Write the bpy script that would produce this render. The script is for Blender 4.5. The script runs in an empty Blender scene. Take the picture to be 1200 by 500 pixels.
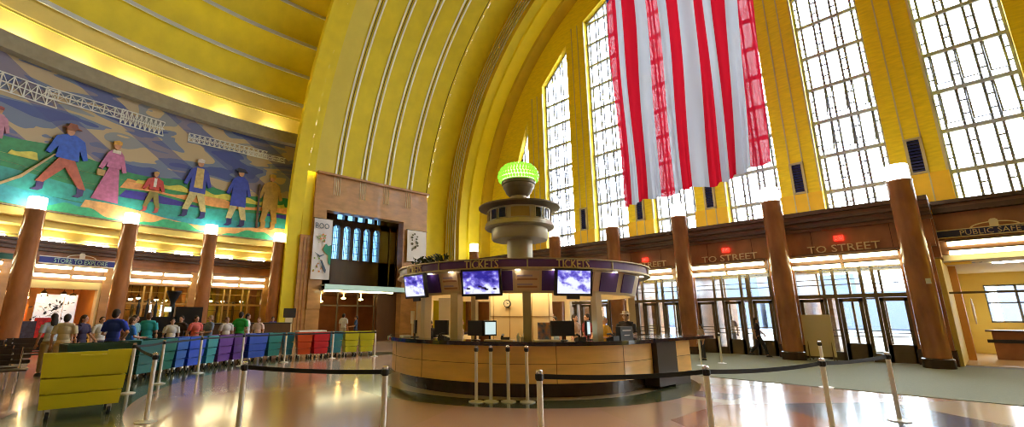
import bpy, bmesh, math, random
from mathutils import Matrix, Vector
random.seed(7)
sc = bpy.context.scene
COL = sc.collection
R_ = math.radians
cos, sin, pi = math.cos, math.sin, math.pi

# ------------------------------------------------------------------ camera, sky, exposure
cd = bpy.data.cameras.new('camera'); cam = bpy.data.objects.new('camera', cd); COL.objects.link(cam)
cam.location = (0, 0, 1.55)
cam.rotation_euler = (R_(90 + 12.936), 0, R_(48.61))
cd.sensor_width = 36; cd.lens = 526 / 1200 * 36; cd.shift_x = 0.03625
cd.clip_start = 0.05; cd.clip_end = 400
sc.camera = cam
sc.view_settings.view_transform = 'Standard'; sc.view_settings.look = 'None'
sc.view_settings.gamma = 1; sc.view_settings.use_curve_mapping = False
sc.view_settings.exposure = 1.88
w = bpy.data.worlds.new('daylight'); sc.world = w; w.use_nodes = True
bg = w.node_tree.nodes['Background']; bg.inputs[0].default_value = (0.90, 0.95, 1.0, 1); bg.inputs[1].default_value = 8.0
try:
    sc.cycles.use_denoising = True; sc.cycles.filter_width = 1.0
    sc.cycles.max_bounces = 10; sc.cycles.diffuse_bounces = 8; sc.cycles.glossy_bounces = 3
    sc.cycles.transparent_max_bounces = 12; sc.cycles.sample_clamp_indirect = 8
    sc.cycles.caustics_reflective = False; sc.cycles.caustics_refractive = False
except Exception: pass

# ------------------------------------------------------------------ materials
MATS = {}
def mat(name, col, rough=0.6, metal=0.0, var=0.0, scale=4.0, emit=0.0, ecol=None, bump=0.0, spec=0.5, col2=None, coat=0.0, stretch=None):
    if name in MATS: return MATS[name]
    m = bpy.data.materials.new(name); m.use_nodes = True
    nt = m.node_tree; b = nt.nodes['Principled BSDF']
    b.inputs['Base Color'].default_value = (*col, 1); b.inputs['Roughness'].default_value = rough
    b.inputs['Metallic'].default_value = metal; b.inputs['Specular IOR Level'].default_value = spec
    b.inputs['Coat Weight'].default_value = coat
    if emit:
        b.inputs['Emission Color'].default_value = (*(ecol or col), 1); b.inputs['Emission Strength'].default_value = emit
    if var or bump:
        tc = nt.nodes.new('ShaderNodeTexCoord'); mp = nt.nodes.new('ShaderNodeMapping'); nz = nt.nodes.new('ShaderNodeTexNoise')
        nt.links.new(tc.outputs['Object'], mp.inputs[0]); nt.links.new(mp.outputs[0], nz.inputs['Vector'])
        if stretch: mp.inputs['Scale'].default_value = stretch
        nz.inputs['Scale'].default_value = scale; nz.inputs['Detail'].default_value = 6
        if var:
            cr = nt.nodes.new('ShaderNodeValToRGB')
            c2 = col2 or tuple(c * (1 - var) for c in col)
            cr.color_ramp.elements[0].position = 0.3; cr.color_ramp.elements[1].position = 0.7
            cr.color_ramp.elements[0].color = (*c2, 1); cr.color_ramp.elements[1].color = (*[min(1, c * (1 + var * 0.5)) for c in col], 1)
            nt.links.new(nz.outputs['Fac'], cr.inputs[0]); nt.links.new(cr.outputs[0], b.inputs['Base Color'])
        if bump:
            bp = nt.nodes.new('ShaderNodeBump'); bp.inputs['Strength'].default_value = bump; bp.inputs['Distance'].default_value = 0.02
            nt.links.new(nz.outputs['Fac'], bp.inputs['Height']); nt.links.new(bp.outputs[0], b.inputs['Normal'])
    MATS[name] = m; return m
M_yel = mat('yellow_plaster', (0.76, 0.61, 0.012), 0.62, var=0.08, scale=1.5, bump=0.05)
M_mus = mat('mustard_plaster', (0.72, 0.59, 0.012), 0.62, var=0.10, scale=1.2)
M_pale = mat('pale_gold_plaster', (0.68, 0.57, 0.08), 0.62, var=0.06, scale=1.2)
M_och = mat('ochre_plaster', (0.60, 0.42, 0.012), 0.62, var=0.12, scale=1.2)
M_pier = mat('pier_yellow_plaster', (0.92, 0.70, 0.014), 0.6, var=0.14, scale=2.5, bump=0.1, stretch=(1, 1, 5))
M_piero = mat('pier_orange_plaster', (0.92, 0.56, 0.010), 0.6, var=0.08, scale=2.5)
M_silver = mat('silver_trim', (0.74, 0.76, 0.66), 0.4, 0.25)
M_dkline = mat('dark_joint', (0.10, 0.08, 0.01), 0.8)
M_stone = mat('red_marble', (0.38, 0.155, 0.066), 0.28, var=0.35, scale=1.6, stretch=(1, 1, 0.5), coat=0.15)
M_stone2 = mat('tan_marble', (0.46, 0.235, 0.085), 0.30, var=0.28, scale=1.2, stretch=(1, 1, 2.5), coat=0.15)
M_col = mat('column_marble', (0.40, 0.165, 0.068), 0.22, var=0.40, scale=2.2, stretch=(1, 1, 0.35), coat=0.3)
M_dkstone = mat('dark_marble', (0.055, 0.028, 0.016), 0.25, var=0.3, scale=3)
M_corn = mat('bronze_cornice', (0.075, 0.038, 0.022), 0.4, 0.2)
M_corn2 = mat('brown_cornice', (0.20, 0.095, 0.05), 0.45)
M_conc = mat('grey_stucco', (0.30, 0.27, 0.19), 0.8, var=0.15, scale=3)
M_bronze = mat('bronze_frame', (0.14, 0.10, 0.055), 0.4, 0.5)
M_mull = mat('window_metal', (0.42, 0.44, 0.46), 0.5, 0.3)
M_mull2 = mat('window_lead', (0.20, 0.21, 0.24), 0.5, 0.3)
M_lamp = mat('lamp_glow', (1, 1, 1), 0.5, emit=4.5, ecol=(1.0, 0.95, 0.82))
M_strip = mat('strip_glow', (1, 1, 1), 0.5, emit=3.4, ecol=(1.0, 0.90, 0.50))
M_cove = mat('cove_glow', (1, 1, 1), 0.5, emit=34.0, ecol=(1.0, 0.88, 0.60))
M_metal = mat('brushed_metal', (0.80, 0.79, 0.74), 0.45, 0.45)
M_chrome = mat('chrome', (0.75, 0.75, 0.74), 0.15, 1.0)
M_black = mat('black_plastic', (0.012, 0.012, 0.014), 0.35)
M_belt = mat('black_belt', (0.010, 0.011, 0.014), 0.7)
M_purple = mat('purple_panel', (0.075, 0.028, 0.17), 0.4)
M_cream = mat('cream_laminate', (0.62, 0.50, 0.30), 0.45)
M_wood = mat('maple_wood', (0.90, 0.58, 0.20), 0.35, var=0.12, scale=1.4, stretch=(1, 1, 6), coat=0.1)
M_woodl = mat('dark_seam', (0.22, 0.11, 0.03), 0.6)
M_top = mat('dark_countertop', (0.020, 0.015, 0.022), 0.12, coat=0.4)
M_towr = mat('tower_metal', (0.50, 0.45, 0.34), 0.38, 0.45)
M_towd = mat('tower_dark', (0.22, 0.18, 0.13), 0.4, 0.4)
M_white = mat('white_paint', (0.80, 0.78, 0.74), 0.6)
M_offw = mat('offwhite_board', (0.62, 0.54, 0.36), 0.6)
M_rubber = mat('rubber', (0.02, 0.02, 0.02), 0.8)
M_warm = mat('warm_room_wall', (0.70, 0.33, 0.07), 0.7, var=0.2, scale=1)
M_room = mat('cream_room_wall', (0.72, 0.62, 0.40), 0.7)
M_ywall = mat('light_yellow_wall', (0.85, 0.68, 0.22), 0.6)
M_dkwood = mat('dark_wood', (0.10, 0.045, 0.018), 0.35, var=0.3, scale=3, stretch=(1, 1, 0.2))
M_carpet = mat('grey_green_matting', (0.19, 0.195, 0.12), 0.85, var=0.12, scale=30, bump=0.2)
M_navy = mat('navy_sign', (0.015, 0.02, 0.12), 0.4)
M_greens = mat('green_sign', (0.02, 0.16, 0.12), 0.4)
M_letter = mat('pale_gold_letters', (0.78, 0.66, 0.36), 0.4, 0.0)
M_red = mat('red_lit_sign', (0.7, 0.01, 0.01), 0.4, emit=1.2, ecol=(1, 0.02, 0.01))

def glass_mat(name, tint, gl=0.08, rough=0.02):
    m = bpy.data.materials.new(name); m.use_nodes = True; nt = m.node_tree; nt.nodes.clear()
    o = nt.nodes.new('ShaderNodeOutputMaterial'); mx = nt.nodes.new('ShaderNodeMixShader')
    t = nt.nodes.new('ShaderNodeBsdfTransparent'); g = nt.nodes.new('ShaderNodeBsdfGlossy')
    t.inputs[0].default_value = (*tint, 1); g.inputs['Roughness'].default_value = rough; mx.inputs[0].default_value = gl
    nt.links.new(t.outputs[0], mx.inputs[1]); nt.links.new(g.outputs[0], mx.inputs[2]); nt.links.new(mx.outputs[0], o.inputs[0])
    return m
G_win = glass_mat('window_glass', (0.93, 0.95, 0.98)); G_door = glass_mat('door_glass', (0.80, 0.86, 0.90), 0.10)
G_blue = glass_mat('blue_leaded_glass', (0.16, 0.25, 0.33), 0.15, 0.2)

def cloth_mat(name, col, tr=0.45):
    m = bpy.data.materials.new(name); m.use_nodes = True; nt = m.node_tree; nt.nodes.clear()
    o = nt.nodes.new('ShaderNodeOutputMaterial'); mx = nt.nodes.new('ShaderNodeMixShader')
    d = nt.nodes.new('ShaderNodeBsdfDiffuse'); t = nt.nodes.new('ShaderNodeBsdfTranslucent')
    d.inputs[0].default_value = (*col, 1); t.inputs[0].default_value = (*col, 1); mx.inputs[0].default_value = tr
    nt.links.new(d.outputs[0], mx.inputs[1]); nt.links.new(t.outputs[0], mx.inputs[2]); nt.links.new(mx.outputs[0], o.inputs[0])
    return m
def sheer(m, f):
    nt = m.node_tree; o = [n for n in nt.nodes if n.type == 'OUTPUT_MATERIAL'][0]; src = o.inputs[0].links[0].from_socket
    t = nt.nodes.new('ShaderNodeBsdfTransparent'); mx = nt.nodes.new('ShaderNodeMixShader'); mx.inputs[0].default_value = f
    nt.links.new(src, mx.inputs[1]); nt.links.new(t.outputs[0], mx.inputs[2]); nt.links.new(mx.outputs[0], o.inputs[0]); return m

# ------------------------------------------------------------------ mesh helpers
class MB:
    def __init__(s): s.v = []; s.f = []; s.mi = []; s.mats = []
    def add(s, vs, fs, mi=0):
        n = len(s.v); s.v += [tuple(p) for p in vs]; s.f += [tuple(i + n for i in f) for f in fs]; s.mi += [mi] * len(fs)
    def box(s, x0, x1, y0, y1, z0, z1, mi=0, M=None):
        vs = [Vector((x, y, z)) for z in (z0, z1) for y in (y0, y1) for x in (x0, x1)]
        if M: vs = [M @ v for v in vs]
        s.add(vs, [(0, 2, 3, 1), (4, 5, 7, 6), (0, 1, 5, 4), (2, 6, 7, 3), (0, 4, 6, 2), (1, 3, 7, 5)], mi)
    def prism(s, poly, fn, d0, d1, mi=0):
        """poly: list of (u,v); fn(u,v,d) -> xyz; extruded between d0 and d1"""
        n = len(poly)
        s.add([fn(u, v, d0) for u, v in poly] + [fn(u, v, d1) for u, v in poly],
              [tuple(range(n - 1, -1, -1)), tuple(range(n, 2 * n))] + [(i, (i + 1) % n, n + (i + 1) % n, n + i) for i in range(n)], mi)
    def lathe(s, prof, cx=0, cy=0, n=32, mi=0, closed=False):
        vs = []; fs = []; m = len(prof)
        for k in range(n):
            a = 2 * pi * k / n
            vs += [(cx + r * cos(a), cy + r * sin(a), z) for r, z in prof]
        for k in range(n):
            k2 = (k + 1) % n
            for j in range(m - 1 + (1 if closed else 0)):
                j2 = (j + 1) % m
                fs.append((k * m + j, k2 * m + j, k2 * m + j2, k * m + j2))
        if not closed:
            fs.append(tuple(k * m for k in range(n))[::-1]); fs.append(tuple(k * m + m - 1 for k in range(n)))
        s.add(vs, fs, mi)
    def sector(s, fn, r0, r1, a0, a1, z0, z1, n=8, mi=0):
        """solid block between two radii; fn(angle_deg, r, z) -> xyz"""
        vs = []; fs = []
        for k in range(n + 1):
            a = a0 + (a1 - a0) * k / n
            vs += [fn(a, r0, z0), fn(a, r1, z0), fn(a, r1, z1), fn(a, r0, z1)]
        for k in range(n):
            b = 4 * k
            for j in range(4): fs.append((b + j, b + 4 + j, b + 4 + (j + 1) % 4, b + (j + 1) % 4))
        fs.append((0, 1, 2, 3)); fs.append((4 * n + 3, 4 * n + 2, 4 * n + 1, 4 * n))
        s.add(vs, fs, mi)
    def sweep(s, prof, fn, a0, a1, n=32, mi=0):
        """open surface: prof list of (r,z), fn(a,r,z)"""
        m = len(prof); vs = []; fs = []
        for k in range(n + 1):
            a = a0 + (a1 - a0) * k / n
            vs += [fn(a, r, z) for r, z in prof]
        for k in range(n):
            for j in range(m - 1): fs.append((k * m + j, (k + 1) * m + j, (k + 1) * m + j + 1, k * m + j + 1))
        s.add(vs, fs, mi)
    def tube(s, pts, r, n=8, mi=0, cap=True):
        pts = [Vector(p) for p in pts]; rs = r if isinstance(r, (list, tuple)) else [r] * len(pts)
        vs = []; fs = []; up = Vector((0.123, 0.2, 1)).normalized()
        for i, p in enumerate(pts):
            d = (pts[min(i + 1, len(pts) - 1)] - pts[max(i - 1, 0)]).normalized()
            u = d.cross(up)
            if u.length < 1e-3: u = d.cross(Vector((1, 0, 0)))
            u.normalize(); v2 = d.cross(u)
            vs += [p + (u * cos(2 * pi * k / n) + v2 * sin(2 * pi * k / n)) * rs[i] for k in range(n)]
        for i in range(len(pts) - 1):
            for k in range(n): fs.append((i * n + k, i * n + (k + 1) % n, (i + 1) * n + (k + 1) % n, (i + 1) * n + k))
        if cap: fs.append(tuple(range(n))[::-1]); fs.append(tuple((len(pts) - 1) * n + k for k in range(n)))
        s.add(vs, fs, mi)
    def ell(s, c, r, n=16, mi=0, M=None):
        vs = []; fs = []; h = n // 2
        for j in range(1, h):
            t = pi * j / h
            for k in range(n):
                p = Vector((r[0] * sin(t) * cos(2 * pi * k / n), r[1] * sin(t) * sin(2 * pi * k / n), r[2] * cos(t)))
                if M: p = M @ p
                vs.append(p + Vector(c))
        t = Vector((0, 0, r[2])); b = Vector((0, 0, -r[2]))
        if M: t = M @ t; b = M @ b
        vs += [t + Vector(c), b + Vector(c)]
        for j in range(h - 2):
            for k in range(n): fs.append((j * n + k, (j + 1) * n + k, (j + 1) * n + (k + 1) % n, j * n + (k + 1) % n))
        T = len(vs) - 2; B = T + 1
        for k in range(n): fs.append((T, k, (k + 1) % n)); fs.append((B, (h - 2) * n + (k + 1) % n, (h - 2) * n + k))
        s.add(vs, fs, mi)
    def dsweep(s, prof, n=90, mi=0):
        """ring surface of the half dome, carried straight on to the arch wall at both ends"""
        m = len(prof); vs = []; fs = []
        cols = [None] + [-180 + 180 * k / n for k in range(n + 1)] + ['e']
        for t in cols:
            if t is None: vs += [(DX + r, 9.45, z) for r, z in prof]
            elif t == 'e': vs += [(DX - r, 9.45, z) for r, z in prof]
            else: vs += [dome(t, r, z) for r, z in prof]
        for k in range(len(cols) - 1):
            for j in range(m - 1): fs.append((k * m + j, (k + 1) * m + j, (k + 1) * m + j + 1, k * m + j + 1))
        s.add(vs, fs, mi)
    def mesh(s, name, mats, smooth=False, fix=True):
        me = bpy.data.meshes.new(name); me.from_pydata([tuple(p) for p in s.v], [], s.f)
        mats = mats if isinstance(mats, (list, tuple)) else [mats]
        for m in mats: me.materials.append(m)
        me.polygons.foreach_set('material_index', s.mi)
        if fix:
            bm = bmesh.new(); bm.from_mesh(me); bmesh.ops.recalc_face_normals(bm, faces=bm.faces[:]); bm.to_mesh(me); bm.free()
        if smooth:
            me.polygons.foreach_set('use_smooth', [True] * len(me.polygons))
            try: me.set_sharp_from_angle(angle=R_(38))
            except Exception: pass
        me.update(); return me
    def build(s, name, mats, parent=None, smooth=False, fix=True):
        return link(name, s.mesh(name, mats, smooth, fix), parent)
def root_of_world(o):
    M = Matrix.Translation(o.location) @ o.rotation_euler.to_matrix().to_4x4()
    return (root_of_world(o.parent) @ M) if False else M
def link(name, me, parent=None):
    o = bpy.data.objects.new(name, me); COL.objects.link(o)
    if parent is not None:
        o.parent = parent
        p = parent
        while p.parent is not None: p = p.parent
        if parent is p: o.matrix_parent_inverse = root_of_world(p).inverted()
    return o
def tag(o, label, cat, group=None, kind=None):
    o['label'] = label; o['category'] = cat
    if group: o['group'] = group
    if kind: o['kind'] = kind
    return o
def struct(o): o['kind'] = 'structure'; return o
def thing(name, label, cat, loc=(0, 0, 0), rz=0, group=None):
    o = bpy.data.objects.new(name, None); COL.objects.link(o); o.empty_display_size = 0.2
    o.location = loc; o.rotation_euler = (0, 0, rz); return tag(o, label, cat, group)
def children(o): return [c for c in KIDS.get(o.name, [])]
def dup(o, loc, rz, label, cat=None, group=None, swap=None):
    """copy a thing with its parts and their sub-parts"""
    def cp(src, par):
        c = src.copy(); COL.objects.link(c)
        if par is not None: c.parent = par
        for k in [x for x in ALL if x.parent == src]: cp(k, c)
        if swap and c.type == 'MESH':
            for sl in c.material_slots:
                if sl.material in swap:
                    sl.link = 'OBJECT'; sl.material = swap[sl.material]
        return c
    ALL = list(COL.objects)
    r = cp(o, None); r.location = loc; r.rotation_euler = (0, 0, rz); r['label'] = label
    if group: r['group'] = group
    return r
def text_data(s, size=1.0, depth=0.02, sx=1.0):
    cu = bpy.data.curves.new('t', 'FONT'); cu.body = s; cu.size = size; cu.extrude = depth / 2; cu.resolution_u = 2
    o = bpy.data.objects.new('t', cu); COL.objects.link(o); bpy.context.view_layer.update()
    me = o.evaluated_get(bpy.context.evaluated_depsgraph_get()).to_mesh()
    vs = [(v.co.x * sx, v.co.y, v.co.z) for v in me.vertices]; fs = [tuple(p.vertices) for p in me.polygons]
    o.to_mesh_clear(); bpy.data.objects.remove(o); bpy.data.curves.remove(cu)
    x0 = min(v[0] for v in vs); x1 = max(v[0] for v in vs); y0 = min(v[1] for v in vs); y1 = max(v[1] for v in vs)
    return [(v[0] - (x0 + x1) / 2, v[1] - y0, v[2]) for v in vs], fs, x1 - x0, y1 - y0
def text(mb, s, fn, height, width=None, depth=0.02, mi=0):
    """lettering of given cap height and total width; fn(u, v, w) -> xyz"""
    vs, fs, W, Hh = text_data(s, 1.0, 1.0)
    kx = (width / W) if width else height / Hh; ky = height / Hh
    mb.add([fn(v[0] * kx, v[1] * ky, v[2] * depth) for v in vs], fs, mi)

# ------------------------------------------------------------------ frames of the place
X0, Z0 = -6.3, 7.15                 # axis of the barrel vault, springing height
DX, DY = -3.9, 7.7                  # centre of the half dome
def arch(a, r, y): return (X0 - r * cos(R_(a)), y, Z0 + r * sin(R_(a)))       # a=0 north springing
def dome(t, r, z): return (DX - r * cos(R_(t)), DY + r * sin(R_(t)), z)       # t=0 due north(-X), negative = west
YA, YW = 8.9, 23.7

# ---- floor
mb = MB(); mb.box(-40, 26, -26, 21.35, -0.3, 0)
def floor_material():
    m = bpy.data.materials.new('terrazzo_floor'); m.use_nodes = True; nt = m.node_tree; N = nt.nodes; L = nt.links
    b = N['Principled BSDF']; b.inputs['Roughness'].default_value = 0.17; b.inputs['Specular IOR Level'].default_value = 0.6
    b.inputs['Coat Weight'].default_value = 0.3; b.inputs['Coat Roughness'].default_value = 0.08
    geo = N.new('ShaderNodeNewGeometry'); sub = N.new('ShaderNodeVectorMath'); sub.operation = 'SUBTRACT'; sub.inputs[1].default_value = (-8.72, 9.28, 0)
    L.new(geo.outputs['Position'], sub.inputs[0])
    ln = N.new('ShaderNodeVectorMath'); ln.operation = 'LENGTH'; L.new(sub.outputs[0], ln.inputs[0])
    sx = N.new('ShaderNodeSeparateXYZ'); L.new(sub.outputs[0], sx.inputs[0])
    at = N.new('ShaderNodeMath'); at.operation = 'ARCTAN2'; L.new(sx.outputs[1], at.inputs[0]); L.new(sx.outputs[0], at.inputs[1])
    def ramp(inp, lo, hi, stops):
        mr = N.new('ShaderNodeMapRange'); mr.inputs[1].default_value = lo; mr.inputs[2].default_value = hi; L.new(inp, mr.inputs[0])
        cr = N.new('ShaderNodeValToRGB'); cr.color_ramp.interpolation = 'CONSTANT'; L.new(mr.outputs[0], cr.inputs[0])
        while len(cr.color_ramp.elements) < len(stops): cr.color_ramp.elements.new(0.5)
        for e, (p, c) in zip(cr.color_ramp.elements, stops): e.position = (p - lo) / (hi - lo); e.color = (*c, 1)
        return cr.outputs[0]
    pink = (0.52, 0.33, 0.23); pk2 = (0.56, 0.34, 0.26); grn = (0.10, 0.115, 0.055); crm = (0.62, 0.50, 0.36); pur = (0.33, 0.26, 0.33); red = (0.42, 0.13, 0.07); blu = (0.15, 0.17, 0.24)
    rad = ramp(ln.outputs['Value'], 0, 40, [(0, crm), (3.5, grn), (4.35, pk2), (8.3, grn), (9.9, pink), (16, crm), (18, pink)])
    deg = pi / 180
    wed = ramp(at.outputs[0], -pi, pi, [(-pi, pink), (-62 * deg, pk2), (-30 * deg, pink), (-9 * deg, pk2), (0 * deg, crm), (4 * deg, pur), (14 * deg, pk2), (30 * deg, crm), (60 * deg, pink)])
    # radial strips only between the two dark rings
    def rng(lo, hi):
        a = N.new('ShaderNodeMath'); a.operation = 'GREATER_THAN'; a.inputs[1].default_value = lo; L.new(ln.outputs['Value'], a.inputs[0])
        c = N.new('ShaderNodeMath'); c.operation = 'LESS_THAN'; c.inputs[1].default_value = hi; L.new(ln.outputs['Value'], c.inputs[0])
        mlt = N.new('ShaderNodeMath'); mlt.operation = 'MULTIPLY'; L.new(a.outputs[0], mlt.inputs[0]); L.new(c.outputs[0], mlt.inputs[1]); return mlt.outputs[0]
    mx = N.new('ShaderNodeMix'); mx.data_type = 'RGBA'; L.new(rng(4.35, 8.3), mx.inputs[0]); L.new(rad, mx.inputs[6]); L.new(wed, mx.inputs[7])
    # diamond checks towards the doors: position rotated 45 degrees
    mp = N.new('ShaderNodeMapping'); mp.inputs['Rotation'].default_value = (0, 0, R_(37)); mp.inputs['Scale'].default_value = (0.42, 0.42, 0.42)
    L.new(geo.outputs['Position'], mp.inputs[0])
    ck = N.new('ShaderNodeTexVoronoi'); ck.distance = 'CHEBYCHEV'; ck.inputs['Randomness'].default_value = 0.0; ck.inputs['Scale'].default_value = 1.0
    L.new(mp.outputs[0], ck.inputs['Vector'])
    wn = N.new('ShaderNodeTexWhiteNoise'); L.new(ck.outputs['Position'], wn.inputs['Vector'])
    tile = ramp(wn.outputs['Value'], 0, 1, [(0, crm), (0.35, pk2), (0.6, red), (0.72, blu), (0.84, crm)])
    spx = N.new('ShaderNodeSeparateXYZ'); L.new(geo.outputs['Position'], spx.inputs[0])
    cx = N.new('ShaderNodeMath'); cx.operation = 'GREATER_THAN'; cx.inputs[1].default_value = -3.6; L.new(spx.outputs[0], cx.inputs[0])
    mx2 = N.new('ShaderNodeMix'); mx2.data_type = 'RGBA'; L.new(cx.outputs[0], mx2.inputs[0]); L.new(mx.outputs[2], mx2.inputs[6]); L.new(tile, mx2.inputs[7])
    nz = N.new('ShaderNodeTexNoise'); nz.inputs['Scale'].default_value = 60; nz.inputs['Detail'].default_value = 3; L.new(geo.outputs['Position'], nz.inputs['Vector'])
    mr = N.new('ShaderNodeMapRange'); mr.inputs[3].default_value = 0.85; mr.inputs[4].default_value = 1.12; L.new(nz.outputs['Fac'], mr.inputs[0])
    vm = N.new('ShaderNodeVectorMath'); vm.operation = 'SCALE'; L.new(mx2.outputs[2], vm.inputs[0]); L.new(mr.outputs[0], vm.inputs['Scale'])
    L.new(vm.outputs[0], b.inputs['Base Color'])
    return m
struct(mb.build('floor', floor_material()))
mb = MB(); mb.box(-14.5, 8, 12.95, 21.4, 0.0, 0.012); struct(mb.build('floor_matting', M_carpet))
mb = MB(); mb.box(-40, 60, 21.3, 90, -0.3, -0.01); struct(mb.build('ground', mat('pale_paving', (0.16, 0.16, 0.16), 0.9)))

# ---- barrel vault ("ceiling"), swept along y with stepped rings
def sweep_arch(mb, segs, a0, a1, n=72, mi=0):
    """segs: list of (y, r)"""
    vs = []; fs = []; m = len(segs)
    for k in range(n + 1):
        a = a0 + (a1 - a0) * k / n
        vs += [arch(a, r, y) for y, r in segs]
    for k in range(n):
        for j in range(m - 1): fs.append((k * m + j, (k + 1) * m + j, (k + 1) * m + j + 1, k * m + j + 1))
    mb.add(vs, fs, mi)
RB = 20.5
mb = MB()
aS = math.degrees(math.asin((10.30 - Z0) / RB))
sweep_arch(mb, [(9.4, 20.95), (YA, 20.95), (YA, RB), (9.72, RB)], 0, 180, mi=0)
sweep_arch(mb, [(9.72, RB), (10.15, RB)], aS, 180, mi=0)
sweep_arch(mb, [(10.15, RB), (11.35, RB)], aS, 180, mi=1)
sweep_arch(mb, [(11.35, RB), (18.6, RB)], aS, 180, mi=2)
sweep_arch(mb, [(18.6, RB), (18.72, RB)], aS, 180, mi=0)
sweep_arch(mb, [(18.72, RB), (20.5, RB)], 0, 180, mi=0)
sweep_arch(mb, [(20.5, RB), (20.6, 18.85)], 0, 180, mi=3)
sweep_arch(mb, [(20.6, 18.85), (21.3, 18.8)], 0, 180, mi=2)
sweep_arch(mb, [(21.3, 18.8), (21.34, 18.66), (22.35, 18.6)], 0, 180, mi=4)
sweep_arch(mb, [(22.35, 18.6), (22.4, 18.42), (YW, 18.3)], 0, 180, mi=3)
M_bri = mat('bright_yellow_plaster', (0.88, 0.72, 0.015), 0.6, var=0.06, scale=1.5)
struct(mb.build('ceiling', [M_yel, M_pale, M_mus, M_och, M_bri], smooth=True))
# legs of the stepped rings below the springing, both sides (north wall = -x side)
mb = MB()
def leg(y0, y1, r0, r1, z0, mi):
    for s in (1, -1):
        mb.add([(X0 - s * r0, y0, z0), (X0 - s * r1, y1, z0), (X0 - s * r1, y1, Z0), (X0 - s * r0, y0, Z0)], [(0, 1, 2, 3)], mi)
def legs(lst, mi, z0=0.0):
    for (ya, ra), (yb, rb) in zip(lst, lst[1:]): leg(ya, yb, ra, rb, z0, mi)
legs([(9.4, 20.95), (YA, 20.95), (YA, RB), (9.7, RB)], 0)
legs([(18.72, RB), (20.5, RB)], 0); legs([(20.5, RB), (20.6, 18.85)], 3); legs([(20.6, 18.85), (21.3, 18.8)], 2)
legs([(21.3, 18.8), (21.34, 18.66), (22.35, 18.6)], 4); legs([(22.35, 18.6), (22.4, 18.42), (YW, 18.3)], 3)
struct(mb.build('wall_north', [M_yel, M_pale, M_mus, M_och, M_bri]))
mb = MB(); mb.box(X0 + RB, X0 + RB + 0.3, 9.7, 18.72, 0, Z0 + 0.2); struct(mb.build('wall_south', M_stone2))
# silver lines on the soffit, in pairs, and the closely set lines on the step
mb = MB()
def arc_strip(y, wd, r, a0, a1, n=90, th=0.03, mi=0):
    vs = []; fs = []
    for k in range(n + 1):
        a = a0 + (a1 - a0) * k / n
        vs += [arch(a, r, y - wd / 2), arch(a, r - th, y - wd / 2), arch(a, r - th, y + wd / 2), arch(a, r, y + wd / 2)]
    for k in range(n):
        for j in range(4): fs.append((4 * k + j, 4 * k + 4 + j, 4 * k + 4 + (j + 1) % 4, 4 * k + (j + 1) % 4))
    mb.add(vs, fs, mi)
aS = math.degrees(math.asin((10.35 - Z0) / RB))
for yc in (11.62, 13.42, 15.2, 17.0):
    for d in (-0.13, 0.23): arc_strip(yc + d, 0.12, RB + 0.01, aS, 180 - aS, th=0.05)
    for d in (0.04,): arc_strip(yc + d, 0.05, RB + 0.03, aS, 180 - aS, th=0.055, mi=1)
arc_strip(18.55, 0.035, RB + 0.03, aS, 180 - aS, th=0.06, mi=1)
for r in (20.25, 20.0, 19.75, 19.5, 19.25):
    vs = []; fs = []
    n = 90
    for k in range(n + 1):
        a = 180 * k / n
        yy = 20.5
        vs += [arch(a, r, yy + 0.1), arch(a, r, yy - 0.02), arch(a, r - 0.05, yy - 0.02), arch(a, r - 0.05, yy + 0.1)]
    for k in range(n):
        for j in range(4): fs.append((4 * k + j, 4 * k + 4 + j, 4 * k + 4 + (j + 1) % 4, 4 * k + (j + 1) % 4))
    mb.add(vs, fs, 0)
    mb.box(X0 - r, X0 - r + 0.05, 20.47, 20.6, 0, Z0); mb.box(X0 + r - 0.05, X0 + r, 20.47, 20.6, 0, Z0)
struct(mb.build('trim_1', [M_silver, M_dkline]))
# plate between barrel and dome
mb = MB(); vs = []; fs = []; n = 72
for k in range(n + 1):
    a = 180 * k / n; vs += [arch(a, 20.9, 9.4), arch(a, 30, 9.4), arch(a, 30, 9.6), arch(a, 20.9, 9.6)]
for k in range(n):
    for j in range(4): fs.append((4 * k + j, 4 * k + 4 + j, 4 * k + 4 + (j + 1) % 4, 4 * k + (j + 1) % 4))
mb.add(vs, fs)
mb.box(X0 - 30, X0 - 20.9, 9.4, 9.6, 0, Z0); mb.box(X0 + 20.9, X0 + 30, 9.4, 9.6, 0, Z0)
struct(mb.build('wall_arch', M_yel))

# ---- half dome: bands stepping in, each edged by a silver line
rings = [(23.75, 12.35), (23.75, 13.3), (23.7, 14.1), (23.55, 14.9)]
mb = MB(); T0, T1 = -184, 4.0
mb.dsweep([(24.3, 12.2), (24.25, 13.2), (23.95, 13.9)], 90, 2)
mb.dsweep([(23.95, 13.9), (23.85, 14.0), (23.75, 14.85), (23.55, 14.9)], 90, 2)
steps = [(23.55, 14.9), (22.9, 16.6), (21.9, 18.2), (20.8, 19.75)]
for (ra, za), (rb, zb) in zip(steps, steps[1:]):
    mb.dsweep([(ra, za), (ra - 0.02, za + 0.25), (ra - (ra - rb) * 0.45, za + (zb - za) * 0.62), (rb + 0.12, zb - 0.05), (rb, zb)], 90, 0)
prof = [(20.8, 19.75)]; r, z = 20.8, 19.75
for k in range(7):
    r -= 0.30; prof.append((r + 0.05, z + 0.27)); z += 0.30; prof.append((r, z))
prof += [(17.4, 23.0), (14.5, 25.0), (11, 26.6), (7, 27.8), (3, 28.4), (0.01, 28.5)]
mb.dsweep(prof, 90, 0)
M_cov = mat('cove_gold_plaster', (0.72, 0.58, 0.15), 0.62, var=0.08, scale=1.5)
struct(mb.build('ceiling_dome', [M_mus, M_yel, M_cov], smooth=True))
mb = MB()
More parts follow.
